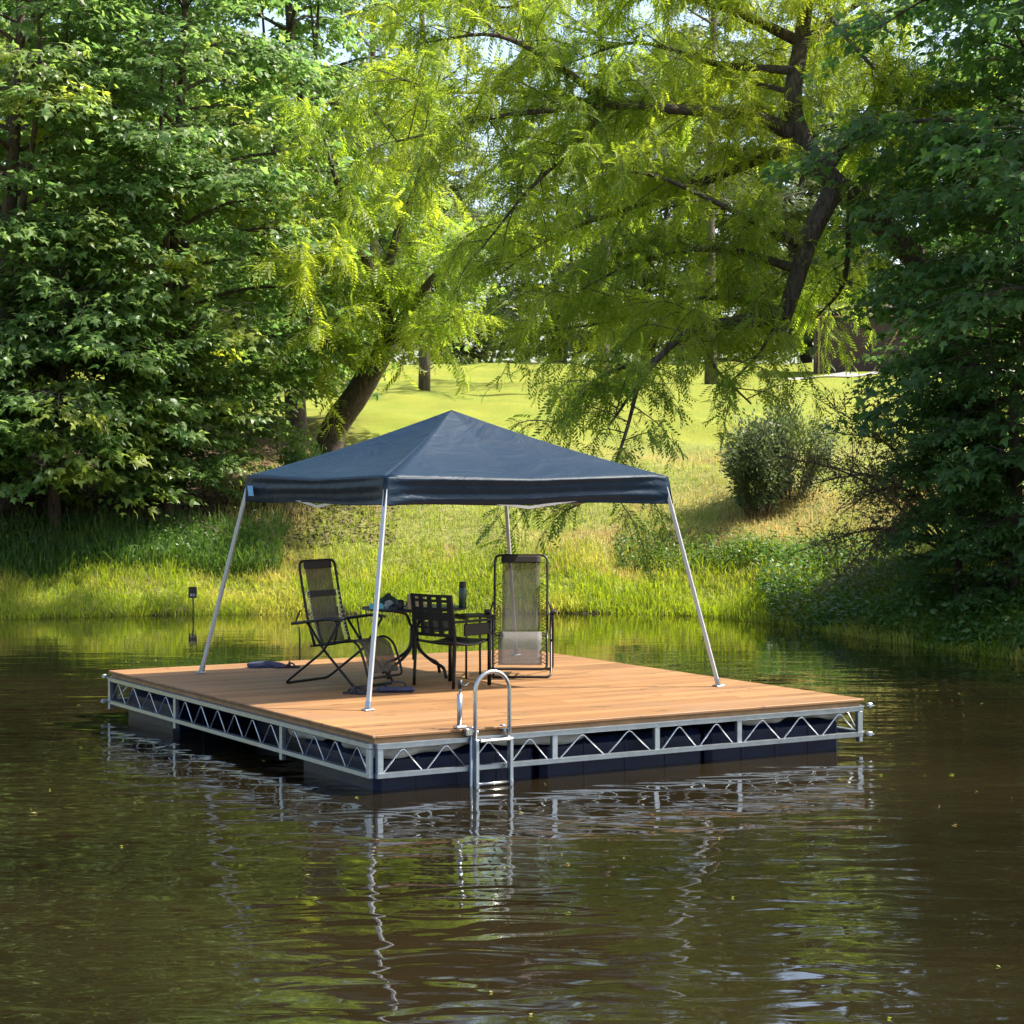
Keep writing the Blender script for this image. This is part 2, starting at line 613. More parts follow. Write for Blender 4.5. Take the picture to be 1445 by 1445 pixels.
gx = axis([(-900, -100, 8), (-100, -22, 20), (-22, -14, 14), (-14, 12, 140), (12, 22, 16), (22, 100, 20), (100, 900, 8)])
gy = axis([(-300, -20, 8), (-20, 20, 24), (20, 32, 30), (32, 48, 100), (48, 100, 50), (100, 260, 16), (260, 1500, 8)])
XX, YY = np.meshgrid(gx, gy)
ZZ = height(XX, YY)
V = np.stack([XX.ravel(), YY.ravel(), ZZ.ravel()], 1)
nx, ny = len(gx), len(gy)
ii, jj = np.meshgrid(np.arange(nx - 1), np.arange(ny - 1))
a = (jj * nx + ii).ravel()
T = np.stack([a, a + 1, a + nx + 1, a + nx], 1)
ground = npmesh("ground", V, T, M_GROUND, None, True)
tag(ground, "grassy bank rising to a sunlit mown lawn behind the pond", "ground", kind='structure')

wv = MB()
wv.grid(lambda u, v: (-24 + 40 * u, -2 + 40 * v, 0), 4, 4)
water = wv.build("water", M_WATER)
tag(water, "murky brown pond water with soft ripples", "water", kind='structure')

rd = MB()
rd.grid(lambda u, v: (9 + 22 * u, 66.0 + 1.6 * v + 4 * u, gz(9 + 22 * u, 66.0 + 1.6 * v + 4 * u) + .03), 20, 3)
tag(rd.build("driveway", M_ROAD), "pale gravel drive in front of the brown shed", "driveway", kind='structure')

# ------------------------------------------------------------------ foliage builders
rng = np.random.default_rng(7)
MAPLE_T = np.array([(0, 0, 0), (-.30, .02, -.03), (-.52, .36, -.06), (-.22, .40, .02), (0, 1.0, -.16), (.22, .40, .02), (.52, .36, -.06), (.30, .02, -.03)], np.float32)
MAPLE_F = np.array([(0, 3, 1), (1, 3, 2), (0, 5, 3), (3, 5, 4), (0, 7, 5), (5, 7, 6)])
OVAL_T = np.array([(0, 0, 0), (-.22, .4, .04), (.22, .4, .04), (0, 1, -.12)], np.float32)
OVAL_F = np.array([(0, 2, 1), (1, 2, 3)])


def frond_template(n=6, L=1.0):
    """a drooping pinnate leaf: pairs of narrow leaflets on a bent stalk"""
    v, f = [], []
    for i in range(n):
        t = (i + .6) / n
        y = L * t * (1 - .12 * t)
        z = -.32 * t * t
        ln = .30 * (1 - .45 * abs(t - .45))
        for s in (-1, 1):
            b = len(v)
            dx, dy, dz = s * .72, .62, -.28
            nrm = math.sqrt(dx * dx + dy * dy + dz * dz)
            dx, dy, dz = dx / nrm, dy / nrm, dz / nrm
            w = .048
            v += [(0, y, z), (dx * ln * .45 - w * dy, y + dy * ln * .45 + w * s * dx, z + dz * ln * .4), (dx * ln, y + dy * ln, z + dz * ln), (dx * ln * .45 + w * dy, y + dy * ln * .45 - w * s * dx, z + dz * ln * .4)]
            f += [(b, b + 1, b + 2), (b, b + 2, b + 3)]
    b = len(v)
    v += [(-.006, 0, 0), (.006, 0, 0), (0, L * .88, -.32)]
    f += [(b, b + 1, b + 2)]
    return np.array(v, np.float32), np.array(f)


FROND_T, FROND_F = frond_template()


def nrm(a):
    return a / np.maximum(np.linalg.norm(a, axis=-1, keepdims=True), 1e-9)


def scatter(P, D, Nn, S, tv, tf):
    """place a leaf template at P, pointing along D, face normal near Nn, size S"""
    D = nrm(D)
    X = nrm(np.cross(D, Nn))
    Z = np.cross(X, D)
    V = (P[:, None, :] + S[:, None, None] * (tv[None, :, 0, None] * X[:, None, :] + tv[None, :, 1, None] * D[:, None, :] + tv[None, :, 2, None] * Z[:, None, :]))
    n, k = len(P), len(tv)
    T = (tf[None] + (np.arange(n) * k)[:, None, None]).reshape(-1, 3)
    return V.reshape(-1, 3), T


def leafy_sprays(C, D, g, n, spread=.42, size=(.11, .19), droop=.5):
    """flat drooping sprays of leaves: centres C, outward directions D"""
    m = len(C)
    C = np.repeat(C, n, 0); D = nrm(np.repeat(D, n, 0))
    side = nrm(np.cross(D, np.array([0, 0, 1.0])))
    a = g.uniform(-.5, 1.0, len(C)); b = g.normal(0, .55, len(C))
    P = C + D * (a * spread)[:, None] + side * (b * spread * .8)[:, None]
    P[:, 2] += -droop * spread * (np.maximum(a, 0) ** 2 * .6 + b * b * .35) + g.normal(0, .05, len(C))
    ld = D * .8 + side * (b * 1.1)[:, None] + g.normal(0, .35, P.shape)
    ld[:, 2] -= .45
    nn = np.array([0, 0, 1.0]) + D * .35 + g.normal(0, .38, P.shape)
    S = g.uniform(size[0], size[1], len(C))
    return P, ld, nn, S


class Tree:
    """collects wood tubes and foliage points"""
    def __init__(s, seed):
        s.g = np.random.default_rng(seed)
        s.wood = MB()
        s.c, s.d = [], []

    def limb(s, pts, r0, r1, n=6, steps=5):
        p = smooth_path(pts, steps)
        m = len(p)
        s.wood.tube(p, [r0 + (r1 - r0) * (i / (m - 1)) ** .8 for i in range(m)], n, cap=True)
        return p


def maple(seed, h, rad, lo=.10, nb=46, top=.25, lean=(0, 0), stems=2, nl=19):
    """tree with layered drooping sprays; returns (wood MB, leaf V, leaf T)"""
    t = Tree(seed)
    g = t.g
    trunk = [Vector((0, 0, -.3))]
    for i in range(1, 7):
        f = i / 6
        trunk.append(Vector((lean[0] * f + g.normal(0, .13), lean[1] * f + g.normal(0, .13), h * .92 * f)))
    tp = t.limb(trunk, h * .017 + .03, .03, 9)
    for k in range(stems):
        az = g.uniform(0, 6.28)
        q = [trunk[1] * .3]
        for i in range(1, 5):
            f = i / 4
            q.append(Vector((math.cos(az) * 1.1 * f ** .7 + g.normal(0, .1), math.sin(az) * 1.1 * f ** .7 + g.normal(0, .1), .3 + h * .7 * f)))
        t.limb(q, h * .010 + .02, .02, 7)
    for i in range(nb):
        f = lo + (1 - lo) * (i + g.uniform(0, 1)) / nb
        p0 = tp[min(int(f * .98 * (len(tp) - 1)), len(tp) - 1)]
        az = i * 2.39996 + g.normal(0, .35)
        prof = (min(1, .62 + f * 1.1) if f < .35 else 1.0) * (1 - (1 - top) * max(0, (f - .45) / .55) ** 1.5)
        L = rad * prof * g.uniform(.72, 1.08)
        d = Vector((math.cos(az), math.sin(az), 0))
        rise = g.uniform(.05, .35) * (0.4 + f)
        pts = [p0, p0 + d * L * .35 + Vector((0, 0, L * rise * .6)), p0 + d * L * .72 + Vector((0, 0, L * rise * .7)), p0 + d * L + Vector((0, 0, L * (rise * .45 - .12)))]
        bp = t.limb(pts, .018 + .013 * L, .008, 5, 4)
        sd = Vector((-d.y, d.x, 0))
        ns = int(5 + L * 2.2)
        for k in range(ns):
            u = .22 + .78 * (k + g.uniform(0, 1)) / ns
            q = bp[min(int(u * (len(bp) - 1)), len(bp) - 1)]
            sg = 1 if k % 2 else -1
            l2 = (1 - u) * L * .45 + g.uniform(.35, .75)
            dd = (d * g.uniform(.5, .9) + sd * sg * g.uniform(.4, .95) + Vector((0, 0, g.normal(.02, .16)))).normalized()
            e = q + dd * l2 + Vector((0, 0, -.10 * l2))
            t.wood.tube([q, q + dd * l2 * .5 + Vector((0, 0, .05)), e], [.012, .008, .004], 3, cap=False)
            nsp = max(2, int(l2 / .34))
            for j in range(nsp):
                w = (j + 1) / nsp
                t.c.append(q.lerp(e, w) + Vector((0, 0, -.02))); t.d.append(dd)
        t.c.append(bp[-1]); t.d.append(d)
    C = np.array(t.c); D = np.array(t.d)
    P, ld, nn, S = leafy_sprays(C, D, g, nl, .48, (.085, .225))
    V, T = scatter(P, ld, nn, S, MAPLE_T, MAPLE_F)
    return t.wood, V, T


def feather_from(t, limbs, sec=.30, slen=(.8, 1.7), fr=5.5, up=.25):
    """grow side shoots with hanging pinnate fronds along the given limb paths"""
    g = t.g
    for path, dens in limbs:
        L = sum((path[i + 1] - path[i]).length for i in range(len(path) - 1))
        n = int(L / sec * dens)
        for k in range(n):
            u = .06 + .94 * (k + g.uniform(0, 1)) / n
            x = u * (len(path) - 1)
            i = min(int(x), len(path) - 2)
            q = path[i].lerp(path[i + 1], x - i)
            tang = (path[i + 1] - path[i]).normalized()
            dd = (tang * .6 + Vector(g.normal(0, .75, 3)))
            dd.z = dd.z * .6 + up
            dd.normalize()
            l2 = g.uniform(*slen)
            mid = q + dd * l2 * .55
            e = q + dd * l2 * .9 + Vector((0, 0, -.42 * l2 * g.uniform(.2, 1.2)))
            sp = smooth_path([q, mid, e], 4)
            t.wood.tube(sp, [.012 - .008 * j / (len(sp) - 1) for j in range(len(sp))], 3, cap=False)
            m = int(l2 * 9 * fr / 3)
            for j in range(m):
                w = .15 + .85 * j / m
                y = w * (len(sp) - 1)
                a = min(int(y), len(sp) - 2)
                p = sp[a].lerp(sp[a + 1], y - a)
                td = (sp[a + 1] - sp[a]).normalized()
                t.c.append(p + Vector(g.normal(0, .05, 3)))
                t.d.append(td * .6 + Vector(g.normal(0, .62, 3)) + Vector((0, 0, -.38)))


def frond_mesh(t, size=(.18, .39)):
    g = t.g
    P = np.array(t.c); D = np.array(t.d)
    nn = np.array([0, 0, 1.0]) + g.normal(0, .55, P.shape)
    return scatter(P, D, nn, g.uniform(size[0], size[1], len(P)), FROND_T, FROND_F)


def blades(X, Y, hmin, hmax, g, w=.008, lean=.35, clump=None):
    """grass blades, two segments each"""
    n = len(X)
    Z = height(X, Y) - .02
    h = g.uniform(hmin, hmax, n)
    if clump is not None: h = h * clump
    az = g.uniform(0, 6.283, n)
    l = np.abs(g.normal(0, lean, n))
    dx, dy = np.cos(az), np.sin(az)
    B = np.stack([X, Y, Z], 1)
    f = g.uniform(0, 6.283, n)
    s = np.stack([np.cos(f), np.sin(f), np.zeros(n)], 1) * (w * g.uniform(.6, 1.3, n))[:, None]
    out = np.stack([dx * l * h, dy * l * h, np.zeros(n)], 1)
    m = B + out * .35; m[:, 2] += h * .6
    e = B + out * 1.1; e[:, 2] += h * (1 - .35 * np.minimum(l, 1))
    V = np.stack([B - s, B + s, m + s * .8, m - s * .8, e], 1).reshape(-1, 3)
    T = np.array([(0, 1, 2), (0, 2, 3), (3, 2, 4)])
    T = (T[None] + (np.arange(n) * 5)[:, None, None]).reshape(-1, 3)
    return V, T


def plant_tree(name, loc, rz, label, cat, group, wood, V, T, leafm, barkm=M_BARK):
    e = empty(name, loc, rz, label, cat, group)
    wood.build("trunk", barkm, e)
    npmesh("crown", V, T, leafm, e)
    return e


def copy_tree(o, loc, rz, sc=(1, 1, 1), label=None, leafm=None, group=None):
    c = o.copy()
    COL.objects.link(c)
    c.location = loc
    c.rotation_euler = (0, 0, rz)
    c.scale = sc
    if label: c["label"] = label
    if group: c["group"] = group
    for ch in o.children:
        k = ch.copy()
        COL.objects.link(k)
        k.parent = c
        if leafm is not None and k.name.startswith("crown"):
            k.material_slots[0].link = 'OBJECT'
            k.material_slots[0].material = leafm
    return c


# ------------------------------------------------------------------ trees: left maples
GL = "maples along the left bank"
wd, V, T = maple(11, 12.5, 3.3, .15, 54)
x, y = -6.5, 39.2
mapleA = plant_tree("maple_tree", (x, y, gz(x, y)), .4, "broad maple with several dark stems, nearest the leaning trunk on its left", "tree", GL, wd, V, T, M_MAPLE)
wd, V, T = maple(23, 13.5, 3.6, .10, 56, stems=3)
x, y = -9.4, 38.0
mapleB = plant_tree("maple_tree", (x, y, gz(x, y)), 0, "maple at the far left edge of the photo with low drooping boughs", "tree", GL, wd, V, T, M_MAPLE)
wd, V, T = maple(31, 6.0, 2.3, .16, 34, top=.35, stems=1)
x, y = -8.3, 36.8
mapleC = plant_tree("young_maple", (x, y, gz(x, y)), 0, "low young maple in front of the left maples, boughs over tall grass", "tree", GL, wd, V, T, M_MAPLE)
GB = "trees standing behind the left maples"
for (x, y, rz, s, lab, src) in ((-4.9, 46.0, 2.1, 1.05, "tall maple standing behind the leaning trunk", mapleB),
                                (-11.8, 47.5, 1.2, 1.15, "tall maple behind the maple at the far left edge", mapleA)):
    copy_tree(src, (x, y, gz(x, y)), rz, (s, s, s), lab, None, GB)
for (x, y, rz, s, lab) in ((-6.5, 38.2, 2.0, .62, "smallest young maple, between the broad maple and the leaning trunk's foot"),
                           (-10.4, 36.2, 4.0, .75, "young maple low at the far left edge above the tall grass")):
    copy_tree(mapleC, (x, y, gz(x, y)), rz, (s, s, s), lab)

# ------------------------------------------------------------------ leaning tree
t = Tree(5)
lt = [at(448, 652, 40.6), at(470, 610, 40.5), at(505, 555, 40.2), at(548, 482, 40)]
lt[0].z = gz(lt[0].x, lt[0].y) - .4
lp = smooth_path(lt, 5)
t.wood.tube(lp, [.40, .33, .30, .29, .28, .28, .27, .27, .26, .26, .25, .25, .24, .24, .23, .22][:len(lp)], 12)
top = lt[-1]
L0 = []
for pts, r in (([top, at(590, 420, 39.5), at(640, 360, 39), at(690, 330, 38)], .15),
               ([top, at(540, 420, 39.5), at(500, 330, 39), at(470, 240, 38.5), at(450, 170, 38)], .16),
               ([top, at(600, 470, 39), at(650, 440, 38)], .07),
               ([at(540, 420, 39.5), at(560, 330, 39.5), at(590, 250, 40), at(600, 150, 40)], .12),
               ([at(515, 360, 39), at(455, 350, 38), at(420, 370, 37)], .07),
               ([at(500, 520, 40), at(460, 480, 39), at(430, 470, 38)], .06)):
    L0.append((t.limb(pts, r, .015, 7), 1.0))
feather_from(t, L0, .13, (.7, 1.6), 8)
V, T = frond_mesh(t, (.30, .5))
o = Vector(lt[0]); o.z += .4
Mv = np.array(o)
for k in range(len(t.wood.v)): t.wood.v[k] = tuple(np.array(t.wood.v[k]) - Mv)
plant_tree("leaning_tree", o, 0, "tree with a thick dark trunk leaning right above the canopy's left slope", "tree", None, t.wood, V - Mv, T, M_FEATHER)

# ------------------------------------------------------------------ the big feathery tree overhanging from the right
t = Tree(9)
base = Vector((7.9, 33.2, gz(7.9, 33.2)))
trunk = [base + Vector((0, 0, -.4)), base + Vector((-.1, 0, 1.6)), at(1330, 430, 32.6), at(1270, 340, 32.3), at(1165, 245, 32), at(1120, 160, 32), at(1130, 60, 32.2), at(1142, -40, 32.4), at(1130, -180, 32.5)]
tp = smooth_path(trunk, 5)
m = len(tp)
t.wood.tube(tp, [.27 - .20 * (i / (m - 1)) ** 1.1 for i in range(m)], 12)
hang = smooth_path([at(1180, 262, 32), at(1145, 330, 31.8), at(1122, 400, 31.6), at(1096, 482, 31.5)], 5)
t.wood.tube(hang, [.17, .17, .165, .16, .16, .155, .15, .15, .145, .14, .14, .135, .13, .12, .10, .05][:len(hang)], 10)
LB = []
spec = [
    ([at(1100, 445, 31.5), at(1040, 455, 31.3), at(980, 465, 31), at(925, 510, 30.6), at(860, 600, 30.2)], .16, .75),
    ([at(980, 465, 31), at(1010, 520, 30.8), at(1060, 570, 30.6)], .04, .6),
    ([at(925, 510, 30.6), at(850, 530, 30.5), at(790, 600, 30.4)], .05, 1.4),
    ([at(900, 545, 30.4), at(880, 620, 30), at(850, 690, 29.6), at(800, 720, 29.4)], .035, .75),
    ([at(1125, 192, 32), at(1060, 165, 31.8), at(960, 155, 31.5), at(860, 150, 31.2), at(700, 165, 30.8), at(560, 200, 30.4)], .15, 1.25),
    ([at(860, 150, 31.2), at(790, 95, 31), at(700, 50, 31), at(600, 60, 31)], .08, 1.3),
    ([at(858, 152, 31.2), at(800, 215, 31), at(740, 275, 30.8), at(680, 350, 30.6)], .06, .9),
    ([at(1130, 60, 32.2), at(1020, 10, 32), at(880, -20, 31.8), at(740, -60, 31.6), at(640, -40, 31.5)], .10, 1.3),
    ([at(1130, 60, 32.2), at(1220, 0, 32.5), at(1300, -40, 33)], .08, 1.2),
    ([at(1110, 210, 32), at(1010, 250, 32.4), at(900, 290, 33), at(790, 330, 33.4), at(700, 390, 33.6)], .10, 1.3),
    ([at(1125, 380, 31.7), at(1010, 350, 31.6), at(900, 370, 31.4), at(800, 420, 31.2)], .08, 1.5),
    ([at(1135, 350, 31.8), at(1040, 300, 31.2), at(930, 250, 30.8), at(850, 240, 30.6)], .08, 1.2),
    ([at(1165, 245, 32), at(1230, 150, 32.2), at(1270, 90, 32.4)], .09, 1.2),
    ([at(1210, 290, 32), at(1260, 200, 33), at(1330, 120, 34)], .09, 1.2),
    ([at(1110, 440, 31.6), at(1000, 420, 32.2), at(880, 450, 32.8), at(760, 470, 33)], .06, 1.3),
    ([at(1120, 100, 32), at(1010, 90, 32.6), at(900, 60, 33.2), at(800, 90, 33.6)], .08, 1.2),
    ([at(1200, 300, 32), at(1190, 400, 33.2), at(1150, 450, 34)], .07, 1.0),
    ([at(1130, -60, 32.4), at(1010, -60, 33.5), at(860, -30, 34.5), at(720, 10, 35), at(600, 0, 35.5)], .07, 1.5),
    ([at(1120, 130, 32), at(1040, 120, 33), at(930, 170, 34), at(820, 190, 34.5), at(730, 220, 35)], .05, 1.1),
    ([at(1140, -20, 32.4), at(1200, 60, 31.6), at(1260, 130, 31.4), at(1290, 220, 31.4)], .05, 1.3),
    ([at(1135, 20, 32.3), at(1080, -60, 31.6), at(980, -90, 31.4), at(880, -70, 31.2)], .06, 1.3),
    ([at(1130, 60, 32.2), at(1180, 40, 33.5), at(1240, 30, 34.5)], .05, 1.2),
    ([at(860, 150, 31.2), at(760, 130, 32), at(640, 130, 33), at(560, 110, 33)], .05, 1.2),
    ([at(1100, 450, 31.5), at(1070, 500, 31.2), at(1030, 540, 31)], .04, .9),
]
for pts, r, dn in spec:
    LB.append((t.limb(pts, r, .014, 7), dn))
feather_from(t, LB, .125, (.7, 1.6), 10.5)
V, T = frond_mesh(t)
Mv = np.array(base)
t.wood.v = [tuple(np.array(p) - Mv) for p in t.wood.v]
plant_tree("feathery_tree", base, 0, "big light green feathery tree with dark bent limbs reaching over the bank", "tree", None, t.wood, V - Mv, T, M_FEATHER)

# ------------------------------------------------------------------ right bank maples in shade
GR = "shaded maples on the right bank"
wd, V, T = maple(41, 15.0, 4.6, .04, 56, top=.6, stems=1, nl=15)
x, y = 8.9, 28.3
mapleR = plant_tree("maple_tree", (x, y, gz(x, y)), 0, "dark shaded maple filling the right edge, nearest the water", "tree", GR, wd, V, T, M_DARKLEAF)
for (x, y, rz, s, lab) in ((7.2, 28.7, 1.0, .40, "low dark maple sapling over the right waterline"),
                           (6.45, 29.4, 3.1, .24, "smallest dark maple sapling leaning over the right waterline"),
                           (8.1, 31.2, 4.4, .66, "middle sized dark maple in front of the brown shed and the bent trunk")):
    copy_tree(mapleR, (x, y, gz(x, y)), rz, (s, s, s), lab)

# ------------------------------------------------------------------ far trees behind the lawn
GF = "trees beyond the lawn"
far = [(-21, 86, .3, 1.25, "leftmost pale tree beyond the lawn, seen between the left maples"), (-13, 92, 1.3, 1.35, "pale tree beyond the lawn behind the left maples"),
       (-7.5, 98, 2.2, 1.2, "pale tree beyond the lawn seen past the leaning trunk"), (2.4, 104, 4.1, 1.3, "far tree seen over the top of the blue canopy"),
       (9.0, 92, 5.0, 1.4, "far tree behind the hanging feathery branches"), (16, 96, .9, 1.4, "far tree left of the brown shed"),
       (23.5, 90, 2.8, 1.4, "far tree behind the brown shed"), (30, 84, 3.6, 1.3, "rightmost far tree beyond the brown shed"),
       (-3.2, 88, .8, 1.0, "far tree standing left of the canopy peak beyond the lawn"), (5.6, 84, 2.9, 1.1, "far tree between the canopy peak and the bent limb"), (12.2, 84, 4.4, 1.15, "far tree just left of the shed wall"), (19.5, 82, 1.9, 1.2, "far tree rising over the shed roof"), (-16.8, 80, 5.2, 1.1, "far tree in the gap between two left maples"), (-10.3, 84, 3.9, 1.05, "far tree seen through the young maples")]
first = None
for (x, y, rz, s, lab) in far:
    src = (mapleA, mapleB)[int(x * 7) % 2]
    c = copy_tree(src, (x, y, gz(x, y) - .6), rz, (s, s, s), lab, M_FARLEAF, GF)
    c.name = "far_tree"


def pine(seed, h):
    t = Tree(seed)
    g = t.g
    tp = t.limb([Vector((0, 0, -.3)), Vector((.1, 0, h * .4)), Vector((-.1, .1, h * .75)), Vector((0, 0, h))], .20, .03, 10)
    for i in range(34):
        f = .30 + .68 * i / 34
        p = tp[int(f * (len(tp) - 1))]
        az = i * 2.4 + g.normal(0, .3)
        L = 3.6 * (1 - f) ** .7 + .6
        d = Vector((math.cos(az), math.sin(az), g.uniform(-.05, .3)))
        bp = t.limb([p, p + d * L * .5, p + d * L + Vector((0, 0, .15 * L))], .05, .01, 5, 4)
        for k in range(int(L * 7)):
            q = bp[int((.35 + .65 * g.uniform(0, 1)) * (len(bp) - 1))] + Vector(g.normal(0, .22, 3))
            t.c.append(q); t.d.append(d + Vector(g.normal(0, .5, 3)))
    P = np.repeat(np.array(t.c), 14, 0)
    D = np.repeat(np.array(t.d), 14, 0) * .6 + g.normal(0, .7, P.shape) + np.array([0, 0, .2])
    V, T = scatter(P + g.normal(0, .06, P.shape), D, g.normal(0, 1, P.shape), g.uniform(.2, .36, len(P)), np.array([(-.04, 0, 0), (.04, 0, 0), (0, 1, 0)], np.float32), np.array([(0, 1, 2)]))
    return t.wood, V, T


wd, V, T = pine(3, 17)
pineA = plant_tree("pine_tree", (-2.7, 62, gz(-2.7, 62)), 0, "open crowned pine on the lawn behind the leaning trunk, sky between its boughs", "tree", "pines on the lawn", wd, V, T, M_PINE)
for (x, y, rz, s, lab) in ((2.7, 60, .8, 1.0, "pine on the lawn hidden behind the feathery tree's hanging limb"), (6.4, 65, 4.4, 1.1, "pine behind the bent trunk of the feathery tree")):
    copy_tree(pineA, (x, y, gz(x, y)), rz, (s, s, s), lab)
copy_tree(pineA, (-4.9, 72, gz(-4.9, 72)), 1.9, (1.1, 1.1, 1.1), "pine farther back, left of the open crowned pine")

# ------------------------------------------------------------------ bushes, shrubs, saplings
def bush(name, loc, h, w, n, leafm, label, seed, size=(.05, .12), stems=24, vee=.35):
    g = np.random.default_rng(seed)
    e = empty(name, loc, 0, label, "bush")
    wood = MB()
    C, D = [], []
    for k in range(stems):
        az = g.uniform(0, 6.283); rr = g.uniform(.25, 1) * w / 2
        b = Vector((math.cos(az) * w * .12, math.sin(az) * w * .12, -.05))
        tip = Vector((math.cos(az) * rr, math.sin(az) * rr, h * g.uniform(.7, 1.05) * (1 - .25 * (rr * 2 / w) ** 2)))
        p = smooth_path([b, b.lerp(tip, .5) + Vector((0, 0, h * .1)), tip * g.uniform(.75, 1.3)], 5)
        wood.tube(p, [.018 - .013 * i / (len(p) - 1) for i in range(len(p))], 4)
        for j in range(n // stems):
            u = vee + (1 - vee) * g.uniform(0, 1) ** .8
            q = p[min(int(u * (len(p) - 1)), len(p) - 1)] + Vector(g.normal(0, .055 * w * (.5 + u), 3))
            q.z = max(q.z, .06)
            C.append(q); D.append((q - Vector((0, 0, h * .3))).normalized())
    wood.build("stems", M_TWIG, e)
    C = np.array(C); D = np.array(D)
    D = D + g.normal(0, .5, D.shape)
    V, T = scatter(C, D, g.normal(0, .7, C.shape) + np.array([0, 0, .8]), g.uniform(size[0], size[1], len(C)), OVAL_T, OVAL_F)
    npmesh("foliage", V, T, leafm, e)
    return e


x, y = 4.62, 38.1
bush("round_bush", (x, y, gz(x, y)), 1.65, 1.75, 9000, M_BUSH, "grey green bush standing alone on the slope, right of the canopy", 3, vee=.22)
x, y = 5.3, 38.6
bush("round_bush", (x, y, gz(x, y)), 1.75, 1.9, 8000, M_BUSH, "taller olive bush just right of the grey green bush", 4, vee=.2)
x, y = -3.9, 39.2
bush("sapling", (x, y, gz(x, y)), 1.1, 1.2, 1500, M_MAPLE, "thin sapling beside the foot of the leaning trunk", 6, (.08, .14), 7, .5)

# bare twiggy shrub leaning out over the right bank
g = np.random.default_rng(17)
e = empty("twiggy_shrub", (7.2, 32.0, gz(7.2, 32)), 0, "brown twiggy shrub with long bare boughs bending left over the right bank", "shrub")
wood = MB()
C, D = [], []
o = Vector(e.location)
for k, tip in enumerate([at(1150, 560, 31), at(1110, 690, 30.6), at(1130, 650, 31.6), at(1180, 610, 31), at(1120, 780, 30.3), at(1160, 840, 30), at(1230, 580, 31), at(1180, 720, 30.3), at(1250, 700, 30), at(1300, 640, 30.2), at(1085, 640, 31.2), at(1210, 810, 29.8)]):
    b = Vector((g.normal(0, .15), g.normal(0, .15), -.05))
    tip = tip - o
    md = b.lerp(tip, .5) + Vector((0, 0, .7 if k % 2 else .4))
    p = smooth_path([b, md, tip], 8)
    wood.tube(p, [.030 - .024 * i / (len(p) - 1) for i in range(len(p))], 5)
    for j in range(44):
        u = .30 + .65 * g.uniform(0, 1)
        q = p[int(u * (len(p) - 1))]
        d = (tip - b).normalized() * .5 + Vector(g.normal(0, .5, 3))
        l = g.uniform(.3, .8)
        r = q + d * l + Vector((0, 0, -.1))
        wood.tube([q, q + d * l * .5 + Vector((0, 0, .04)), r], [.008, .006, .003], 3, cap=False)
        for i in range(22):
            w = g.uniform(.2, 1)
            C.append(q.lerp(r, w) + Vector(g.normal(0, .06, 3))); D.append(d + Vector(g.normal(0, .7, 3)))
wood.build("stems", M_TWIG, e)
V, T = scatter(np.array(C), np.array(D), g.normal(0, 1, (len(C), 3)), g.uniform(.03, .07, len(C)), OVAL_T, OVAL_F)
npmesh("foliage", V, T, M_TWIGLEAF, e)

# ------------------------------------------------------------------ grass and ground cover (stuff)
g = np.random.default_rng(21)


def on_bank(n, x0, x1, s0, s1, pw=1.0):
    """random points at inland distances s0..s1 along the visible far bank"""
    X, Y = [], []
    tot = 0
    while tot < n:
        x = g.uniform(x0, x1, n * 2); y = g.uniform(25, 47, n * 2)
        s = shore_dist(x, y)
        k = (s > s0) & (s < s0 + (s1 - s0) * g.uniform(0, 1, len(s)) ** pw)
        X.append(x[k]); Y.append(y[k]); tot += k.sum()
    return np.concatenate(X)[:n], np.concatenate(Y)[:n]


X, Y = on_bank(64000, -11.5, 9.5, -.10, 2.6, .8)
cl = .55 + .75 * (np.sin(X * 2.3) * np.sin(Y * 3.1 + X) * .5 + .5) * g.uniform(.6, 1.2, len(X))
V, T = blades(X, Y, .07, .32, g, .0075, .65, cl)
tag(npmesh("tall_grass", V, T, M_GRASS), "bright tall grass along the far waterline", "grass", kind='stuff')
X, Y = on_bank(62000, -11.5, 8.5, 1.2, 9.5, .9)
k = (X > -5.5) | (shore_dist(X, Y) < 3.0)
V, T = blades(X[k], Y[k], .05, .22, g, .007, .7)
tag(npmesh("short_grass", V, T, M_GRASSDRY), "short dry grass on the slope behind the canopy", "grass", kind='stuff')
X, Y = on_bank(9000, -11.5, -4.2, 1.5, 3.6)
V, T = blades(X, Y, .2, .6, g, .009, .8)
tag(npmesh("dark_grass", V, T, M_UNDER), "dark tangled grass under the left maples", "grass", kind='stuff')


def leaf_carpet(name, n, x0, x1, s0, s1, hm, size, m, label, cat):
    X, Y = on_bank(n, x0, x1, s0, s1)
    Z = height(X, Y) + np.abs(g.normal(0, hm, n)) * (.4 + .6 * (np.sin(X * 1.9) * np.sin(Y * 2.3) + 1) / 2)
    P = np.stack([X, Y, Z], 1)
    D = g.normal(0, 1, P.shape); D[:, 2] = D[:, 2] * .4 - .1
    V, T = scatter(P, D, g.normal(0, .5, P.shape) + np.array([0, 0, 1.0]), g.uniform(size[0], size[1], n), OVAL_T, OVAL_F)
    return tag(npmesh(name, V, T, m), label, cat, kind='stuff')


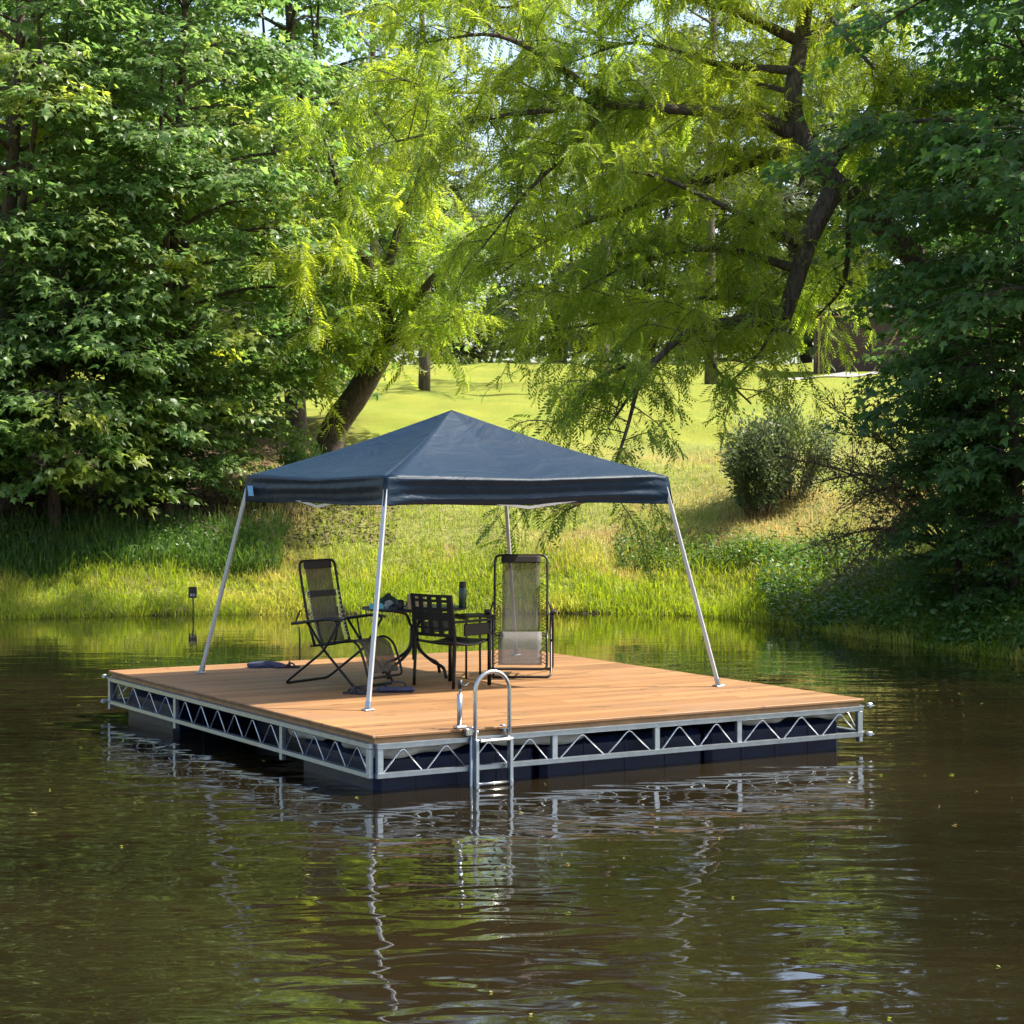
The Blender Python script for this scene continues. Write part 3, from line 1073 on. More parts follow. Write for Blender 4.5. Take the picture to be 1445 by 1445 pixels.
leaf_carpet("ground_cover", 9000, 1.9, 6.5, 1.7, 3.0, .14, (.05, .11), M_UNDER, "low dark creeping plants in a band on the right slope", "ground cover")
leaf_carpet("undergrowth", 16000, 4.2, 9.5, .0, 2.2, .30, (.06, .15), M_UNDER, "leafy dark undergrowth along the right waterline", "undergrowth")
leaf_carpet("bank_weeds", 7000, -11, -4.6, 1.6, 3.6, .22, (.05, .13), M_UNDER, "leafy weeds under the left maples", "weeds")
X, Y = on_bank(7000, -10, -2.2, 2.6, 6.5)
P = np.stack([X, Y, height(X, Y) + .02], 1)
D = g.normal(0, 1, P.shape); D[:, 2] *= .15
V, T = scatter(P, D, g.normal(0, .3, P.shape) + np.array([0, 0, 1.0]), g.uniform(.06, .14, len(P)), OVAL_T, OVAL_F)
tag(npmesh("leaf_litter", V, T, M_TWIG), "brown fallen leaves on the bare bank under the maples", "leaf litter", kind='stuff')

# fallen branches on the left bank
for k, (a_, b_, r_, lab) in enumerate((((200, 705, 38), (420, 742, 36.6), .03, "long bare fallen branch lying on the bank left of the canopy pole"),
                                       ((300, 735, 36.8), (250, 660, 38.2), .022, "crooked dead stick leaning in the litter under the left maples"),
                                       ((150, 745, 36.6), (310, 712, 37.4), .025, "thin grey branch lying above the dark left grass"))):
    p, q = at(*a_), at(*b_)
    p.z, q.z = gz(p.x, p.y) + .03, gz(q.x, q.y) + .06
    w = MB()
    mids = [p.lerp(q, i / 5) for i in range(6)]
    for i in range(1, 5):
        mids[i].z = gz(mids[i].x, mids[i].y) + .05 + .06 * ((i * 37 + k) % 3)
    sp = smooth_path(mids, 3)
    w.tube(sp, [r_ * (1 - .7 * i / (len(sp) - 1)) for i in range(len(sp))], 5)
    for i in (4, 7, 10, 12):
        d = Vector((g.normal(0, .35), g.normal(0, .2), abs(g.normal(.2, .15))))
        w.tube([sp[i], sp[i] + d * .6, sp[i] + d + Vector((.08, 0, .03))], [r_ * .5, r_ * .35, .004], 4)
    w = w
    ob = w.build("fallen_branch", M_TWIG)
    tag(ob, lab, "branch", "fallen branches on the left bank")

# ------------------------------------------------------------------ brown shed on the hill
x, y = 12.6, 69
e = empty("brown_shed", (x, y, gz(x, y)), -.12, "low dark brown shed half hidden by leaves at the top of the lawn", "shed")
w = MB()
w.box((0, 1.5, 1.0), (4.4, 3.0, 2.3))
w.build("wall", M_BROWNWALL, e)
w = MB()
v = [(-2.4, -.25, 2.16), (2.4, -.25, 2.16), (2.4, 1.5, 2.42), (-2.4, 1.5, 2.42), (-2.4, 3.25, 2.16), (2.4, 3.25, 2.16)]
w.raw(v, [(0, 1, 2, 3), (3, 2, 5, 4)])
w.build("roof", M_ROOF, e, .12)
w = MB()
for a_, b_ in (((-.3, -.03, 0), (.9, -.03, 2.0)), ((-2.1, -.03, 0), (-2.1, -.03, 2.0)), ((2.1, -.03, 0), (2.1, -.03, 2.0)), ((-2.15, -.04, 1.95), (2.15, -.04, 1.95))):
    w.bar(a_, b_, .06, .05, (0, 1, 0))
w.build("trim", M_RIM, e)

n = 26000
X = g.uniform(-50, 60, n); Y = 108 + g.normal(0, 4, n) + 4 * np.sin(X * .3)
Z = height(X, Y) + g.uniform(0, 1, n) ** .8 * (4.2 + 1.5 * np.sin(X * .5) + 1.1 * np.sin(X * 1.3 + 1))
V, T = scatter(np.stack([X, Y, Z], 1), g.normal(0, 1, (n, 3)), g.normal(0, .6, (n, 3)) + np.array([0, 0, 1.0]), g.uniform(.35, .7, n), OVAL_T, OVAL_F)
tag(npmesh("far_wood", V, T, M_FARLEAF), "hazy line of distant woodland at the back edge of the lawn", "woodland", kind='stuff')

n = 140
X = g.uniform(-5, 5, n); Y = g.uniform(8.5, 27, n)
k = (shore_dist(X, Y) < -1)
P = np.stack([X, Y, np.full(n, .006)], 1)[k]
D = g.normal(0, 1, P.shape); D[:, 2] = 0
V, T = scatter(P, D, np.array([0, 0, 1.0]) + g.normal(0, .08, P.shape), g.uniform(.02, .055, len(P)), OVAL_T, OVAL_F)
tag(npmesh("floating_leaves", V, T, M_GRASSDRY), "tiny fallen leaves drifting on the brown water", "leaves", kind='stuff')

# ------------------------------------------------------------------ sign in the shallows, stake
p = at(272, 866, 34.2)
e = empty("sign_post", (p.x, 34.2, 0), .1, "small dark sign board on a thin stake at the far waterline", "sign")
w = MB(); w.tube([(0, 0, -.6), (.01, 0, .2), (-.005, 0, .42)], .014, 6); w.build("stake", M_OLDWOOD, e)
w = MB(); w.box((0, -.02, .40), (.14, .025, .19), None, .006); bd = w.build("board", M_OLDWOOD, e)
w = MB()
for i, (xx, zz, ww, hh) in enumerate(((-.035, .355, .012, .05), (-.015, .36, .018, .04), (.012, .352, .012, .05), (.034, .358, .014, .045))):
    w.box((xx, -.0365, zz), (ww, .004, hh))
w.build("lettering", M_GREY, bd)
p = at(422, 914, 28)
w = MB(); w.tube([(p.x, 28, -.8), (p.x + .01, 28, .12), (p.x, 28, .30)], [.014, .013, .010], 6)
tag(w.build("wooden_stake", M_OLDWOOD), "thin bare stake standing in the water behind the dock's left corner", "stake")

# ------------------------------------------------------------------ floating dock (local axes: x along the right side, y along the left side)
TH = .5404
NX, NY = -1.0494, 15.4116
W_, D_ = 4.81, 5.80
DZ = .45
U = Vector((math.cos(TH), math.sin(TH), 0)); Vv = Vector((-math.sin(TH), math.cos(TH), 0))


def dk(u, v, z=0.0):
    return Vector((NX, NY, 0)) + U * u + Vv * v + Vector((0, 0, z))


dock = empty("floating_dock", (NX, NY, 0), TH, "square floating swim dock with wooden deck on silver truss frame", "dock")
w = MB()
w.box((W_ / 2, D_ / 2, DZ - .0125), (W_ + .06, D_ + .06, .025), None, .005)
w.build("deck_boards", M_DECK, dock)
w = MB()
for a_, b_ in (((0, .02, 0), (W_, .02, 0)), ((0, D_ - .02, 0), (W_, D_ - .02, 0))):
    w.bar((a_[0], a_[1], DZ - .0465), (b_[0], b_[1], DZ - .0465), .038, .041, (0, 0, 1))
for xx in (.02, W_ - .02):
    w.bar((xx, .04, DZ - .0465), (xx, D_ - .04, DZ - .0465), .038, .041)
for k in range(1, 12):
    w.bar((.05, D_ * k / 12, DZ - .047), (W_ - .05, D_ * k / 12, DZ - .047), .038, .04)
w.build("rim_joists", M_RIM, dock)

ZT, ZB = DZ - .087, .138          # rail centres


def truss(p, q, posts, ext=.055, name="truss_frame"):
    p, q = Vector(p), Vector(q)
    d = (q - p); L = d.length; d.normalize()
    fr = MB()
    nn = Vector((0, 0, 1)).cross(d)
    for z in (ZT, ZB):
        fr.bar(p + Vector((0, 0, z)), q + Vector((0, 0, z)), .045, .038, (0, 0, 1), .004)
        fr.bar(p + Vector((0, 0, z + .0205)) + nn * -.012, q + Vector((0, 0, z + .0205)) + nn * -.012, .052, .005, (0, 0, 1))
    o = fr.build(name, M_GALV, dock)
    cuts = [0] + list(posts) + [L]
    for c in cuts:
        c = min(max(c, .03), L - .03)
        pm = MB()
        pm.bar(p + d * c + Vector((0, 0, ZB - .019 - (ext if 0 < c < L - .1 else 0))), p + d * c + Vector((0, 0, ZT - .019)), .042, .050, d, .004)
        pm.build("post", M_GALV, o)
    rods = MB()
    for a_, b_ in zip(cuts[:-1], cuts[1:]):
        n = max(2, round((b_ - a_) / .42))
        st = (b_ - a_ - .08) / n
        for k in range(n):
            x0 = a_ + .04 + st * k
            lo1 = p + d * (x0 + .02) + Vector((0, 0, ZB + .02)); hi = p + d * (x0 + st * .5) + Vector((0, 0, ZT - .02)); lo2 = p + d * (x0 + st - .02) + Vector((0, 0, ZB + .02))
            rods.tube(round_path([lo1, hi, lo2], .035, 3), .0065, 6)
    rods.build("truss_rods", M_ROD, o)
    return o


truss((0, -.026, 0), (W_, -.026, 0), (1.6, 2.6, 3.45), 0)
truss((-.026, D_, 0), (-.026, 0, 0), (D_ - 4.0, D_ - 1.62))
truss((W_ + .026, 0, 0), (W_ + .026, D_, 0), (1.9, 3.9))
truss((W_, D_ + .026, 0), (0, D_ + .026, 0), (1.6, 3.2))
for (xx, yy, zz) in ((W_ + .07, -.05, ZB), (-.07, D_ + .05, ZB), (W_ + .08, -.04, DZ - .06), (-.06, D_ + .05, DZ - .06)):
    br = MB()
    br.box((xx, yy, zz), (.04, .04, .04), None, .005)
    br.tube([(xx - .04, yy - .015, zz), (xx + .04, yy - .015, zz - .005)], .006, 6)
    br.build("corner_bracket", M_GALV, dock)


def float_box(cx, cy, sx, sy):
    w = MB()
    w.box((cx, cy, .05), (sx, sy, .46), None, .05)
    for k in range(1, 4):
        w.box((cx - sx / 2 + sx * k / 4, cy, .05), (.04, sy + .012, .40), None, .01)
    w.build("float", M_FLOAT, dock)


for cx, cy, sx, sy in ((.80, .80, 1.45, 1.35), (2.39, .74, 1.62, 1.25), (3.97, .80, 1.46, 1.35), (.70, 5.0, 1.2, 1.3), (2.4, 5.0, 1.5, 1.3), (4.05, 5.0, 1.3, 1.3), (1.25, 2.9, 1.1, 1.9), (3.6, 2.9, 1.6, 1.9)):
    float_box(cx, cy, sx, sy)
for (u0, v0, u1, v1, dz) in ((.04, .05, 1.95, .05, .085), (3.55, .06, 4.7, .06, .06), (.05, .08, .05, 1.75, .085)):
    w = MB()
    ph = u0 * 7 + v0 * 3
    w.grid(lambda s, t, a=(u0, v0), b=(u1, v1), dz=dz, ph=ph: (a[0] + (b[0] - a[0]) * s + (.02 * math.sin(s * 31 + ph) * t + .03 * t) * (1 if b[0] == a[0] else 0),
                                                             a[1] + (b[1] - a[1]) * s + (.02 * math.sin(s * 31 + ph) * t + .03 * t) * (1 if b[1] == a[1] else 0),
                                                             DZ - .07 - t * (.045 + dz * (.65 + .3 * math.sin(s * 9 + ph) + .14 * math.sin(s * 23)))), 60, 4)
    w.build("plastic_sheet", M_SHEET, dock, .004)

# ------------------------------------------------------------------ swim ladder and mooring pole
lad = empty("swim_ladder", dk(.99, -.09, 0), TH, "aluminium swim ladder with hoop handrail on the dock's front side", "ladder")
hw = .155
rail = MB()
arc = [(-hw, 0, -.30), (-hw, 0, .74)] + [(-hw * math.cos(a_), 0, .74 + hw * math.sin(a_)) for a_ in np.linspace(.15, math.pi - .15, 12)] + [(hw, 0, .74), (hw, 0, -.30)]
rail.tube(arc, .0165, 12)
rail.build("hoop_rail", M_CHROME, lad)
for sx in (-1, 1):
    w = MB()
    w.bar((sx * hw, -.022, -.02), (sx * hw, -.022, .37), .040, .030, (1, 0, 0), .004)
    w.tube([(sx * hw, -.02, .03), (sx * hw, -.05, .03)], .012, 8)
    w.build("side_channel", M_GALV, lad)
for z in (.02, .36):
    w = MB()
    if z > .1: w.box((0, -.03, z), (2 * hw - .03, .07, .022), None, .006)
    else: w.tube([(-hw, -.02, z), (hw, -.02, z)], .014, 10)
    w.build("rung", M_CHROME, lad)
for sx in (-1, 1):
    w = MB()
    w.box((sx * hw * .9, .045, .42), (.05, .07, .03), None, .006)
    w.tube([(sx * hw * .9, .03, .455), (sx * hw * .9 - .04, .05, .462)], .008, 6)
    w.build("bracket", M_GALV, lad)

pol = empty("mooring_pole", dk(.755, -.045, 0), TH, "short silver pipe with black cap beside the swim ladder", "pole")
w = MB(); w.tube([(0, .06, .46), (0, .06, .72)], .021, 14); w.build("sleeve", M_GALV, pol)
w = MB(); w.tube([(.004, .06, .72), (.004, .06, .79)], .012, 10); w.tube([(.06, -.02, -.5), (.06, -.02, .40)], .016, 10); w.build("pipe", M_GALV, pol)
w = MB(); w.tube([(.004, .06, .76), (.004, .06, .83)], .019, 10); w.tube([(.012, .06, .785), (.06, .07, .78), (.09, .08, .80)], .009, 6); w.build("cap", M_PLASTIC, pol)
w = MB()
w.box((0, .06, .462), (.085, .075, .022), None, .005); w.box((.045, .0, .43), (.08, .08, .06), None, .006)
for k in range(4): w.tube([(.02 + .02 * k, -.05, .42 + .008 * k), (.02 + .02 * k, .02, .42 + .008 * k)], .008, 6)
w.build("clamp", M_CHROME, pol)

# ------------------------------------------------------------------ canopy tent
CU, CV = 2.50, 3.26
e1, ZE, ZV, ZP, HF = 1.49, 1.963, 1.712, 2.60, 1.83
ten = empty("canopy_tent", dk(CU, CV, DZ), TH, "navy blue slant leg pop up canopy standing on the wooden dock", "canopy")
roof = MB()
for k in range(4):
    Rm = Matrix.Rotation(k * math.pi / 2, 3, 'Z')

    def fn(s, t, Rm=Rm, k=k):
        # s along the eave, t from eave to peak
        w_ = (1 - t)
        x_ = (-1 + 2 * s) * e1 * w_
        y_ = -e1 * w_
        z_ = ZE + (ZP - ZE) * t
        q = 1 - abs(2 * s - 1)                      # 0 on the hips, 1 mid panel
        z_ -= .055 * math.sin(math.pi * t) * q ** .7 + .035 * q * (1 - t) ** 2 + .03 * math.sin(math.pi * t)
        z_ += .006 * math.sin(9 * s + 7 * t + k) * q * math.sin(math.pi * t)
        return Rm @ Vector((x_, y_, z_))
    roof.grid(fn, 24, 20)
roof.build("roof_cloth", M_CANOPY, ten, .003)
val = MB()
for k in range(4):
    Rm = Matrix.Rotation(k * math.pi / 2, 3, 'Z')

    def fv(s, t, Rm=Rm, k=k):
        x_ = (-1 + 2 * s) * (e1 + .004 + .035 * t)
        q = 1 - abs(2 * s - 1)
        y_ = -(e1 + .004 + .030 * t) + .095 * t * min(1, q * 3) ** .7 - min(1, q * 6) * (.007 * math.sin(t * 9 + 2.2 * s + k) + .006 * math.sin(t * 17 + 3.1 * s + 2 * k))  # middle tucked inward, shaped to turn the cloth from the sun and darken it
        z_ = ZE - .035 * q * (1 - t) - (ZE - ZV) * t + .008 * t * math.sin(s * 11 + k)
        return Rm @ Vector((x_, y_, z_))
    val.grid(fv, 60, 20)
val.build("valance", M_CANOPY, ten, .003)
pt = MB()
pt.box((-e1 - .032, e1 - .17, ZE - .145), (.004, .12, .10), Matrix.Rotation(-.12, 3, 'Y'))
pt.build("label_patch", M_PATCH, ten)
for sx, sy in ((-1, -1), (1, -1), (1, 1), (-1, 1)):
    w = MB()
    a_ = Vector((sx * HF, sy * HF, .012)); b_ = Vector((sx * (e1 - .02), sy * (e1 - .02), ZE - .05))
    w.bar(a_, b_, .036, .036, (0, 0, 1), .004)
    lg = w.build("leg", M_POLE, ten)
    w = MB()
    w.box(a_ - Vector((0, 0, .004)), (.085, .085, .014), None, .003)
    w.bar(a_, a_.lerp(b_, .035), .044, .044, (0, 0, 1), .003)
    w.build("foot_pad", M_GALV, lg)
fr = MB()
for k in range(4):
    Rm = Matrix.Rotation(k * math.pi / 2, 3, 'Z')
    yy = -e1 + .06
    for (x0, z0, x1, z1) in ((-e1 + .05, ZE - .10, 0, ZV - .03), (0, ZE - .1, -e1 + .05, ZV + .03), (e1 - .05, ZE - .10, 0, ZV - .03), (0, ZE - .1, e1 - .05, ZV + .03)):
        fr.bar(Rm @ Vector((x0, yy, z0)), Rm @ Vector((x1, yy + .012, z1)), .012, .024)
    fr.bar(Rm @ Vector((-e1 + .06, -e1 + .06, ZE - .05)), Rm @ Vector((-.05, -.05, ZP - .10)), .02, .02)
fr.tube([(0, 0, ZP - .42), (0, 0, ZP - .06)], .02, 8)
fr.build("scissor_frame", M_FRAMEIN, ten)

# ------------------------------------------------------------------ furniture
def recliner(loc, rz, label, meshm, footm, frm, lacem, lean=1.0):
    e = empty("reclining_chair", loc, rz, label, "chair", "folding recliners under the canopy")
    hw_ = .265
    by = lambda y_: -.12 + (y_ + .12) * lean
    BK = [(by(y_), z_) for y_, z_ in [(-.12, .37), (-.26, .62), (-.36, .90), (-.44, 1.16)]]      # (y, z) of the back; faces +y
    st = [(-.17, .37), (.10, .40), (.30, .455), (.40, .40), (.47, .24), (.51, .10)]
    fm = MB()
    side = lambda s: [(s * hw_, y, z) for y, z in BK]
    fm.tube(round_path(side(-1) + side(1)[::-1], .07, 5), .0125, 8)
    fm.build("back_frame", frm, e)
    fm = MB()
    sd = lambda s: [(s * (hw_ - .004), y, z) for y, z in st]
    fm.tube(round_path(sd(-1) + sd(1)[::-1], .05, 4), .0115, 8)
    fm.tube([(-hw_, -.17, .37), (hw_, -.17, .37)], .010, 8)
    fm.build("seat_frame", frm, e)

    def strip(path, hwid, name, m_, sag=.012, th=.003):
        P = smooth_path([(0, y, z) for y, z in path], 6)
        q = MB()
        n = len(P) - 1
        q.grid(lambda s, t: P[min(int(round(t * n)), n)] + Vector(((2 * s - 1) * hwid, 0, 0)) + Vector((0, -sag * math.sin(math.pi * s), 0)), 8, n)
        return q.build(name, m_, e, th)
    strip([(by(-.135), .40), (by(-.25), .62), (by(-.35), .90), (by(-.415), 1.10)], .19, "back_sling", meshm)
    strip([(by(-.41), 1.085), (by(-.43), 1.155)], .20, "head_band", M_BAND, .0, .012)
    strip([(-.15, .395), (.10, .405), (.29, .445)], .20, "seat_sling", M_NAVYCL if footm is meshm else footm, .0)
    strip([(.31, .445), (.40, .385), (.46, .24), (.495, .14)], .212, "foot_sling", footm, .0)
    strip([(by(-.315), .82), (by(-.345), .875)], .20, "pillow_band", M_BAND, .02, .02) if footm is meshm else None
    for s in (-1, 1):
        lc = MB()
        P = smooth_path([(s * .23, y, z) for y, z in [(by(-.14), .42), (by(-.25), .62), (by(-.34), .88)]], 12)
        P += [] if footm is meshm else []
        zz = []
        for i, p in enumerate(P):
            zz.append(p + Vector((s * (.028 if i % 2 else -.028), .004, 0)))
        lc.tube(zz, .0062, 4)
        for p in P[::1]:
            lc.tube([p + Vector((-.033 * s, .006, 0)), p + Vector((-.026 * s, .012, 0))], .005, 5)
        lc.build("lacing", lacem, e)
        if footm is not meshm:
            lc = MB()
            P = smooth_path([(s * .235, y, z) for y, z in [(.33, .44), (.40, .37), (.46, .24), (.49, .15)]], 5)
            lc.tube([p + Vector((s * (.022 if i % 2 else -.022), .008, 0)) for i, p in enumerate(P)], .0062, 4)
            lc.build("lacing", lacem, e)
        ar = MB()
        P = smooth_path([(s * .325, -.34, .575), (s * .325, -.15, .60), (s * .325, .10, .635), (s * .325, .24, .625)], 5)
        n = len(P) - 1
        ar.grid(lambda a, t: P[min(int(round(t * n)), n)] + Vector(((2 * a - 1) * .028, 0, .006 * math.sin(math.pi * a))), 4, n)
        ar.build("armrest", M_PLASTIC, e, .024)
        for pp in (smooth_path([(s * .30, -.06, .60), (s * .295, -.04, .50), (s * .29, .0, .395)], 4),
                   smooth_path([(s * .30, .16, .62), (s * .295, .17, .53), (s * .29, .13, .41)], 4),
                   [(s * .315, -.32, .575), (s * .28, -.29, .70)]):
            lk = MB()
            lk.tube(pp, .009, 6)
            lk.build("arm_link", frm, e)
    a = MB()
    f1 = lambda s: [(s * .30, -.18, .59), (s * .30, .02, .34), (s * .30, .38, .012)]
    a.tube(round_path(f1(-1) + f1(1)[::-1], .06, 5), .0125, 8)
    a.build("front_leg_frame", frm, e)
    a = MB()
    f2 = lambda s: [(s * .318, .22, .61), (s * .318, .02, .33), (s * .318, -.44, .012)]
    a.tube(round_path(f2(-1) + f2(1)[::-1], .06, 5), .0125, 8)
    a.build("rear_leg_frame", frm, e)
    return e


# the chair's +y is its forward direction
recliner(Vector((.085, 20.0, DZ)), R(180 - 1), "brown mesh recliner facing the camera, right of the lattice back chair", M_MESH2, M_MESH3, M_BROWNBLK, M_BLACK)
recliner(Vector((-1.60, 19.1, DZ)), R(-90 - 34), "black recliner turned sideways at the left, nearest the blue canopy's front pole", M_MESH1, M_MESH1, M_BLACK, M_LACE, .62)


def lattice_chair(loc, rz):
    e = empty("lattice_chair", loc, rz, "black patio chair with square holes in its backrest, tucked before the round table", "chair")
    hw_, hd = .255, .235                             # faces +y
    for sx in (-1, 1):
        w = MB(); w.tube([(sx * hw_, hd, 0), (sx * hw_, hd, .61)], [.019, .016], 8); w.build("leg", M_BLACK, e)
        w = MB(); w.tube(smooth_path([(sx * hw_, -hd - .02, 0), (sx * hw_, -hd, .42), (sx * hw_, -hd - .025, .66), (sx * hw_, -hd - .055, .865)], 4), .015, 8); w.build("leg", M_BLACK, e)
        w = MB(); w.box((sx * hw_, .0, .615), (.045, .54, .022), None, .006)
        w.box((sx * hw_, .06, .535), (.018, .34, .11), None, .004)
        w.build("arm", M_BLACK, e)
    w = MB()
    w.grid(lambda s, t: Vector(((2 * s - 1) * (hw_ - .01), -hd + .02 + 2 * hd * t - .02, .43 - .035 * math.sin(math.pi * t) - .012 * math.sin(math.pi * s))), 10, 10)
    w.build("seat", M_BROWNBLK, e, .022)
    b = MB()
    pt_ = lambda x_, z_: Vector((x_, -hd - .01 - .12 * max(0, z_ - .44) - .0 + .05 * (1 - (x_ / hw_) ** 2) * -.6, z_))
    rows = [(.475, .505), (.545, .565), (.625, .705), (.715, .745), (.795, .822), (.842, .868)]
    nseg = 8
    for z0, z1 in rows:
        for k in range(nseg):
            xa, xb = -hw_ + 2 * hw_ * k / nseg, -hw_ + 2 * hw_ * (k + 1) / nseg
            v = [pt_(xa, z0), pt_(xb, z0), pt_(xb, z1), pt_(xa, z1)]
            v += [p + Vector((0, .014, 0)) for p in v]
            b.raw(v, [(0, 1, 2, 3), (7, 6, 5, 4), (0, 4, 5, 1), (3, 2, 6, 7), (0, 3, 7, 4), (1, 5, 6, 2)])
    for k in range(5):
        xc = -hw_ + .02 + (2 * hw_ - .04) * k / 4
        for (z0, z1) in ((.505, .545), (.565, .625), (.705, .715), (.745, .795), (.822, .842)):
            wv_ = .028
            v = [pt_(xc - wv_, z0 - .002), pt_(xc + wv_, z0 - .002), pt_(xc + wv_, z1 + .002), pt_(xc - wv_, z1 + .002)]
            v = [p + Vector((0, .0015, 0)) for p in v]
            v += [p + Vector((0, .011, 0)) for p in v]
            b.raw(v, [(0, 1, 2, 3), (7, 6, 5, 4), (0, 4, 5, 1), (3, 2, 6, 7), (0, 3, 7, 4), (1, 5, 6, 2)])
    b.build("backrest", M_BLACK, e)
    return e


lattice_chair(Vector((-.56, 19.0, DZ)), R(-90 + 48))

# round table
TZ = .675
tab = empty("round_table", Vector((-.96, 19.86, DZ)), 0, "dark round patio table with curved legs between the chairs", "table")
w = MB()
w.lathe([(.0, TZ - .022), (.47, TZ - .022), (.515, TZ - .016), (.52, TZ - .006), (.515, TZ), (.0, TZ)], (0, 0, 0), 40)
w.build("tabletop", M_BROWNBLK, tab)
w = MB(); w.tube([(0, 0, .16), (0, 0, TZ - .02)], .022, 10)
w.lathe([(.10, TZ - .04), (.10, TZ - .022)], (0, 0, 0), 16)
w.build("pedestal", M_BLACK, tab)
for k in range(4):
    a_ = math.pi / 4 + k * math.pi / 2 + .15
    c, s = math.cos(a_), math.sin(a_)
    w = MB()
    w.tube(smooth_path([(c * .03, s * .03, .50), (c * .06, s * .06, .28), (c * .22, s * .22, .16), (c * .36, s * .36, .10), (c * .40, s * .40, .0)], 5), .016, 8)
    w.build("leg", M_BLACK, tab)
    w = MB()
    w.tube(smooth_path([(c * .05, s * .05, TZ - .18), (c * .12, s * .12, TZ - .07), (c * .30, s * .30, TZ - .03)], 4), .011, 6)
    w.build("brace", M_BLACK, tab)
TT = Vector((-.96, 19.86, DZ + TZ))
stl = empty("side_table", Vector((-.38, 19.78, DZ)), .5, "small black side table hidden behind the lattice back chair", "table")
w = MB()
for k in range(4): w.box((0, -.13 + .085 * k, .60), (.34, .06, .02), None, .004)
w.box((-.15, 0, .579), (.03, .32, .02)); w.box((.15, 0, .579), (.03, .32, .02))
w.build("slatted_top", M_BLACK, stl)
for sx in (-1, 1):
    for sy in (-1, 1):
        w = MB(); w.tube([(sx * .15, sy * .14, 0), (sx * .145, sy * .135, .57)], .011, 6); w.build("leg", M_BROWNBLK, stl)

# things on the table
fl = empty("drink_flask", TT + Vector((.475, -.06, 0)), 0, "tall dark green flask standing at the table's right rim", "flask")
w = MB(); w.lathe([(0, 0), (.036, 0), (.038, .01), (.038, .19), (.034, .20)], (0, 0, 0), 20); w.build("flask_body", M_BOTTLE, fl)
w = MB(); w.lathe([(.034, .199), (.036, .205), (.036, .245), (.030, .252), (0, .252)], (0, 0, 0), 20); w.build("lid", M_PLASTIC, fl)
w = MB(); w.box((0, 0, .07), (.17, .13, .14), None, .003)
bx = w.build("cardboard_box", M_CARD); bx.location = TT + Vector((.03, -.27, 0)); bx.rotation_euler = (0, 0, .1)
tag(bx, "small brown cardboard box on the table beside the lattice backrest", "box")
w = MB(); w.box((0, 0, .001), (.055, .125, .002)); w.build("tape", M_GREY, bx).location = (0, 0, .14)


def lump(name, c, sx, sy, sz, m_, label, cat, seed, rough=.25):
    g_ = np.random.default_rng(seed)
    ph = g_.uniform(0, 6, 8)
    w_ = MB()
    n, k = 22, 12
    vs, fs = [], []
    for j in range(k + 1):
        th = math.pi / 2 * j / k
        for i in range(n):
            a_ = 2 * math.pi * i / n
            r_ = math.cos(th) if j < k else 0.001
            f_ = 1 + rough * (math.sin(3 * a_ + ph[0] + 2 * th) + .6 * math.sin(5 * a_ + ph[1] - 3 * th) + .4 * math.sin(9 * a_ + ph[2] + 5 * th)) * .5
            vs.append((sx * r_ * f_ * math.cos(a_), sy * r_ * f_ * math.sin(a_), sz * math.sin(th) ** .8 * (1 + rough * .6 * math.sin(2 * a_ + ph[3] + 4 * th))))
    for j in range(k):
        for i in range(n):
            fs.append((j * n + i, j * n + (i + 1) % n, (j + 1) * n + (i + 1) % n, (j + 1) * n + i))
    w_.raw(vs, fs, True)
    o_ = w_.build(name, m_)
    o_.location = c
    return tag(o_, label, cat)


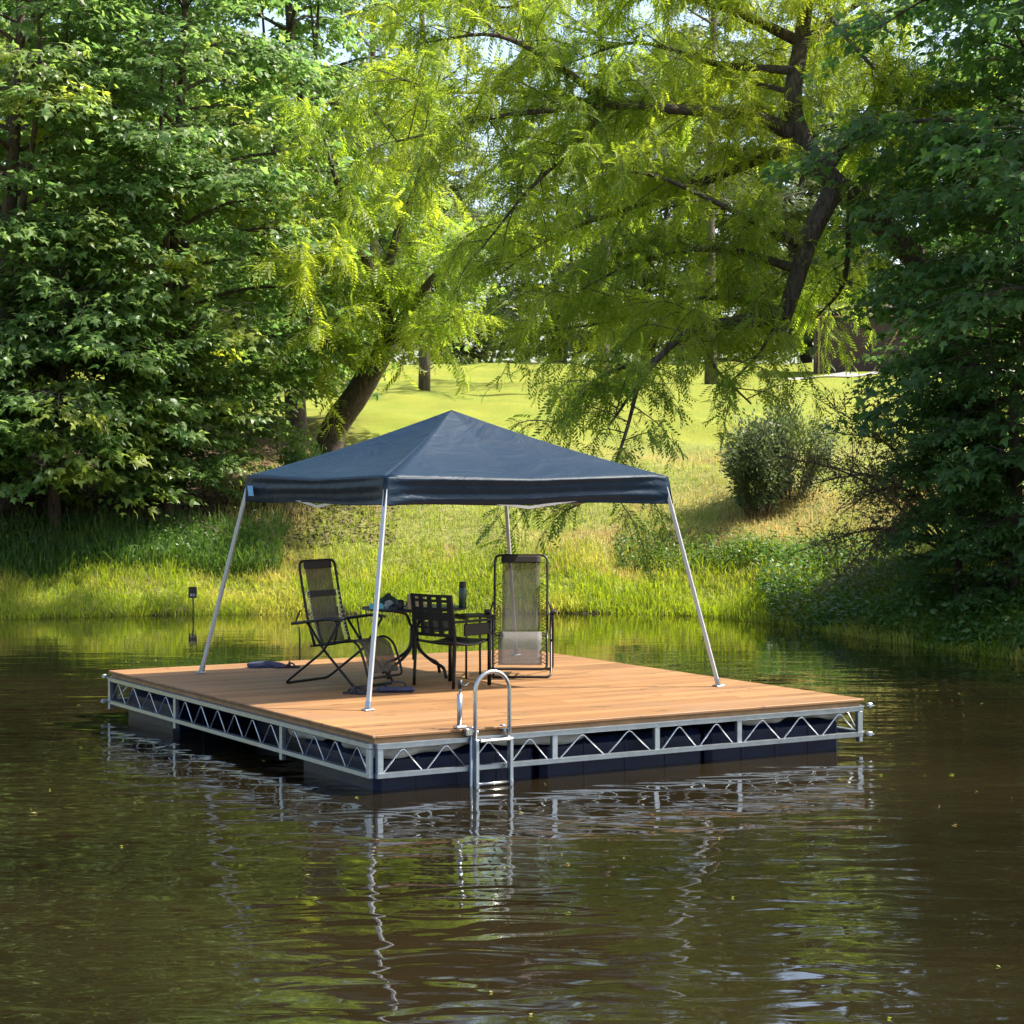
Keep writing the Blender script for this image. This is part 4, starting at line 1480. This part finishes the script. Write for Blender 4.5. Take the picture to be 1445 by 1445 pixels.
lump("folded_towel", TT + Vector((-.35, -.20, 0)), .075, .06, .055, M_TEAL, "turquoise crumpled cloth on the table's left side", "cloth", 1)
lump("sun_hat", TT + Vector((-.26, .02, 0)), .10, .09, .12, M_GREEN, "dark green cap on the table behind the turquoise cloth", "hat", 2)
lump("paper_bag", TT + Vector((-.24, -.18, 0)), .055, .05, .065, M_GREY, "crumpled pale bag between turquoise cloth and black mug", "bag", 3, .4)
lump("sunglasses_case", TT + Vector((-.19, -.30, 0)), .05, .035, .045, M_PLASTIC, "small black lumpy case beside the crumpled pale bag", "case", 4, .3)
mg = empty("black_mug", TT + Vector((-.125, -.27, 0)), 0, "black square mug on the table left of the cardboard box", "mug")
w = MB(); w.lathe([(0, 0), (.033, 0), (.035, .008), (.035, .085), (.031, .087), (.031, .02), (0, .02)], (0, 0, 0), 16); w.build("cup", M_PLASTIC, mg)
w = MB(); w.tube(smooth_path([(.034, 0, .07), (.06, 0, .065), (.06, 0, .03), (.034, 0, .025)], 4), .005, 6); w.build("handle", M_PLASTIC, mg)

# things lying on the deck
lump("folded_shirt", Vector((-2.52, 20.72, DZ)), .20, .13, .055, M_NAVYCL, "dark navy clothing heap on the deck near the left pole", "clothing", 8, .35)


def sandal(loc, rz, label):
    e = empty("sandal", loc, rz, label, "sandal", "sandals on the deck")
    w = MB()
    prof = [(-.03, -.12), (.03, -.12), (.036, -.06), (.030, 0), (.044, .07), (.036, .12), (0, .14), (-.036, .12), (-.044, .07), (-.030, 0), (-.036, -.06)]
    n = len(prof)
    v = [(x_, y_, 0) for x_, y_ in prof] + [(x_, y_, .022) for x_, y_ in prof]
    f = [tuple(range(n))[::-1], tuple(range(n, 2 * n))] + [(i, (i + 1) % n, n + (i + 1) % n, n + i) for i in range(n)]
    w.raw(v, f)
    w.build("sole", M_SOLE, e)
    w = MB()
    w.tube(smooth_path([(-.036, -.01, .02), (-.02, .05, .05), (0, .085, .024), (.02, .05, .05), (.036, -.01, .02)], 5), .008, 6)
    w.tube(smooth_path([(-.04, .03, .02), (0, .03, .065), (.04, .03, .02)], 5), .009, 6)
    w.build("strap", M_SOLE, e)
    return e


sandal(Vector((-1.40, 18.22, DZ)), R(70), "dark strappy sandal lying left of the canopy's front pole")
sandal(Vector((-1.30, 18.36, DZ)), R(95), "dark sandal behind the canopy's front pole, beside its pair")
sandal(Vector((-2.30, 20.62, DZ)), R(-75), "dark flat sandal beside the navy clothing heap")
w = MB()
w.box((0, 0, .022), (.34, .17, .04), None, .018)
w.tube(smooth_path([(-.10, .06, .04), (-.06, .02, .085), (.06, .02, .085), (.10, .06, .04)], 5), .008, 6)
b = w.build("flat_bag", M_NAVYCL)
b.location = Vector((-1.06, 18.42, DZ)); b.rotation_euler = (0, 0, .12)
tag(b, "flat dark bag lying on the deck right of the front pole", "bag")
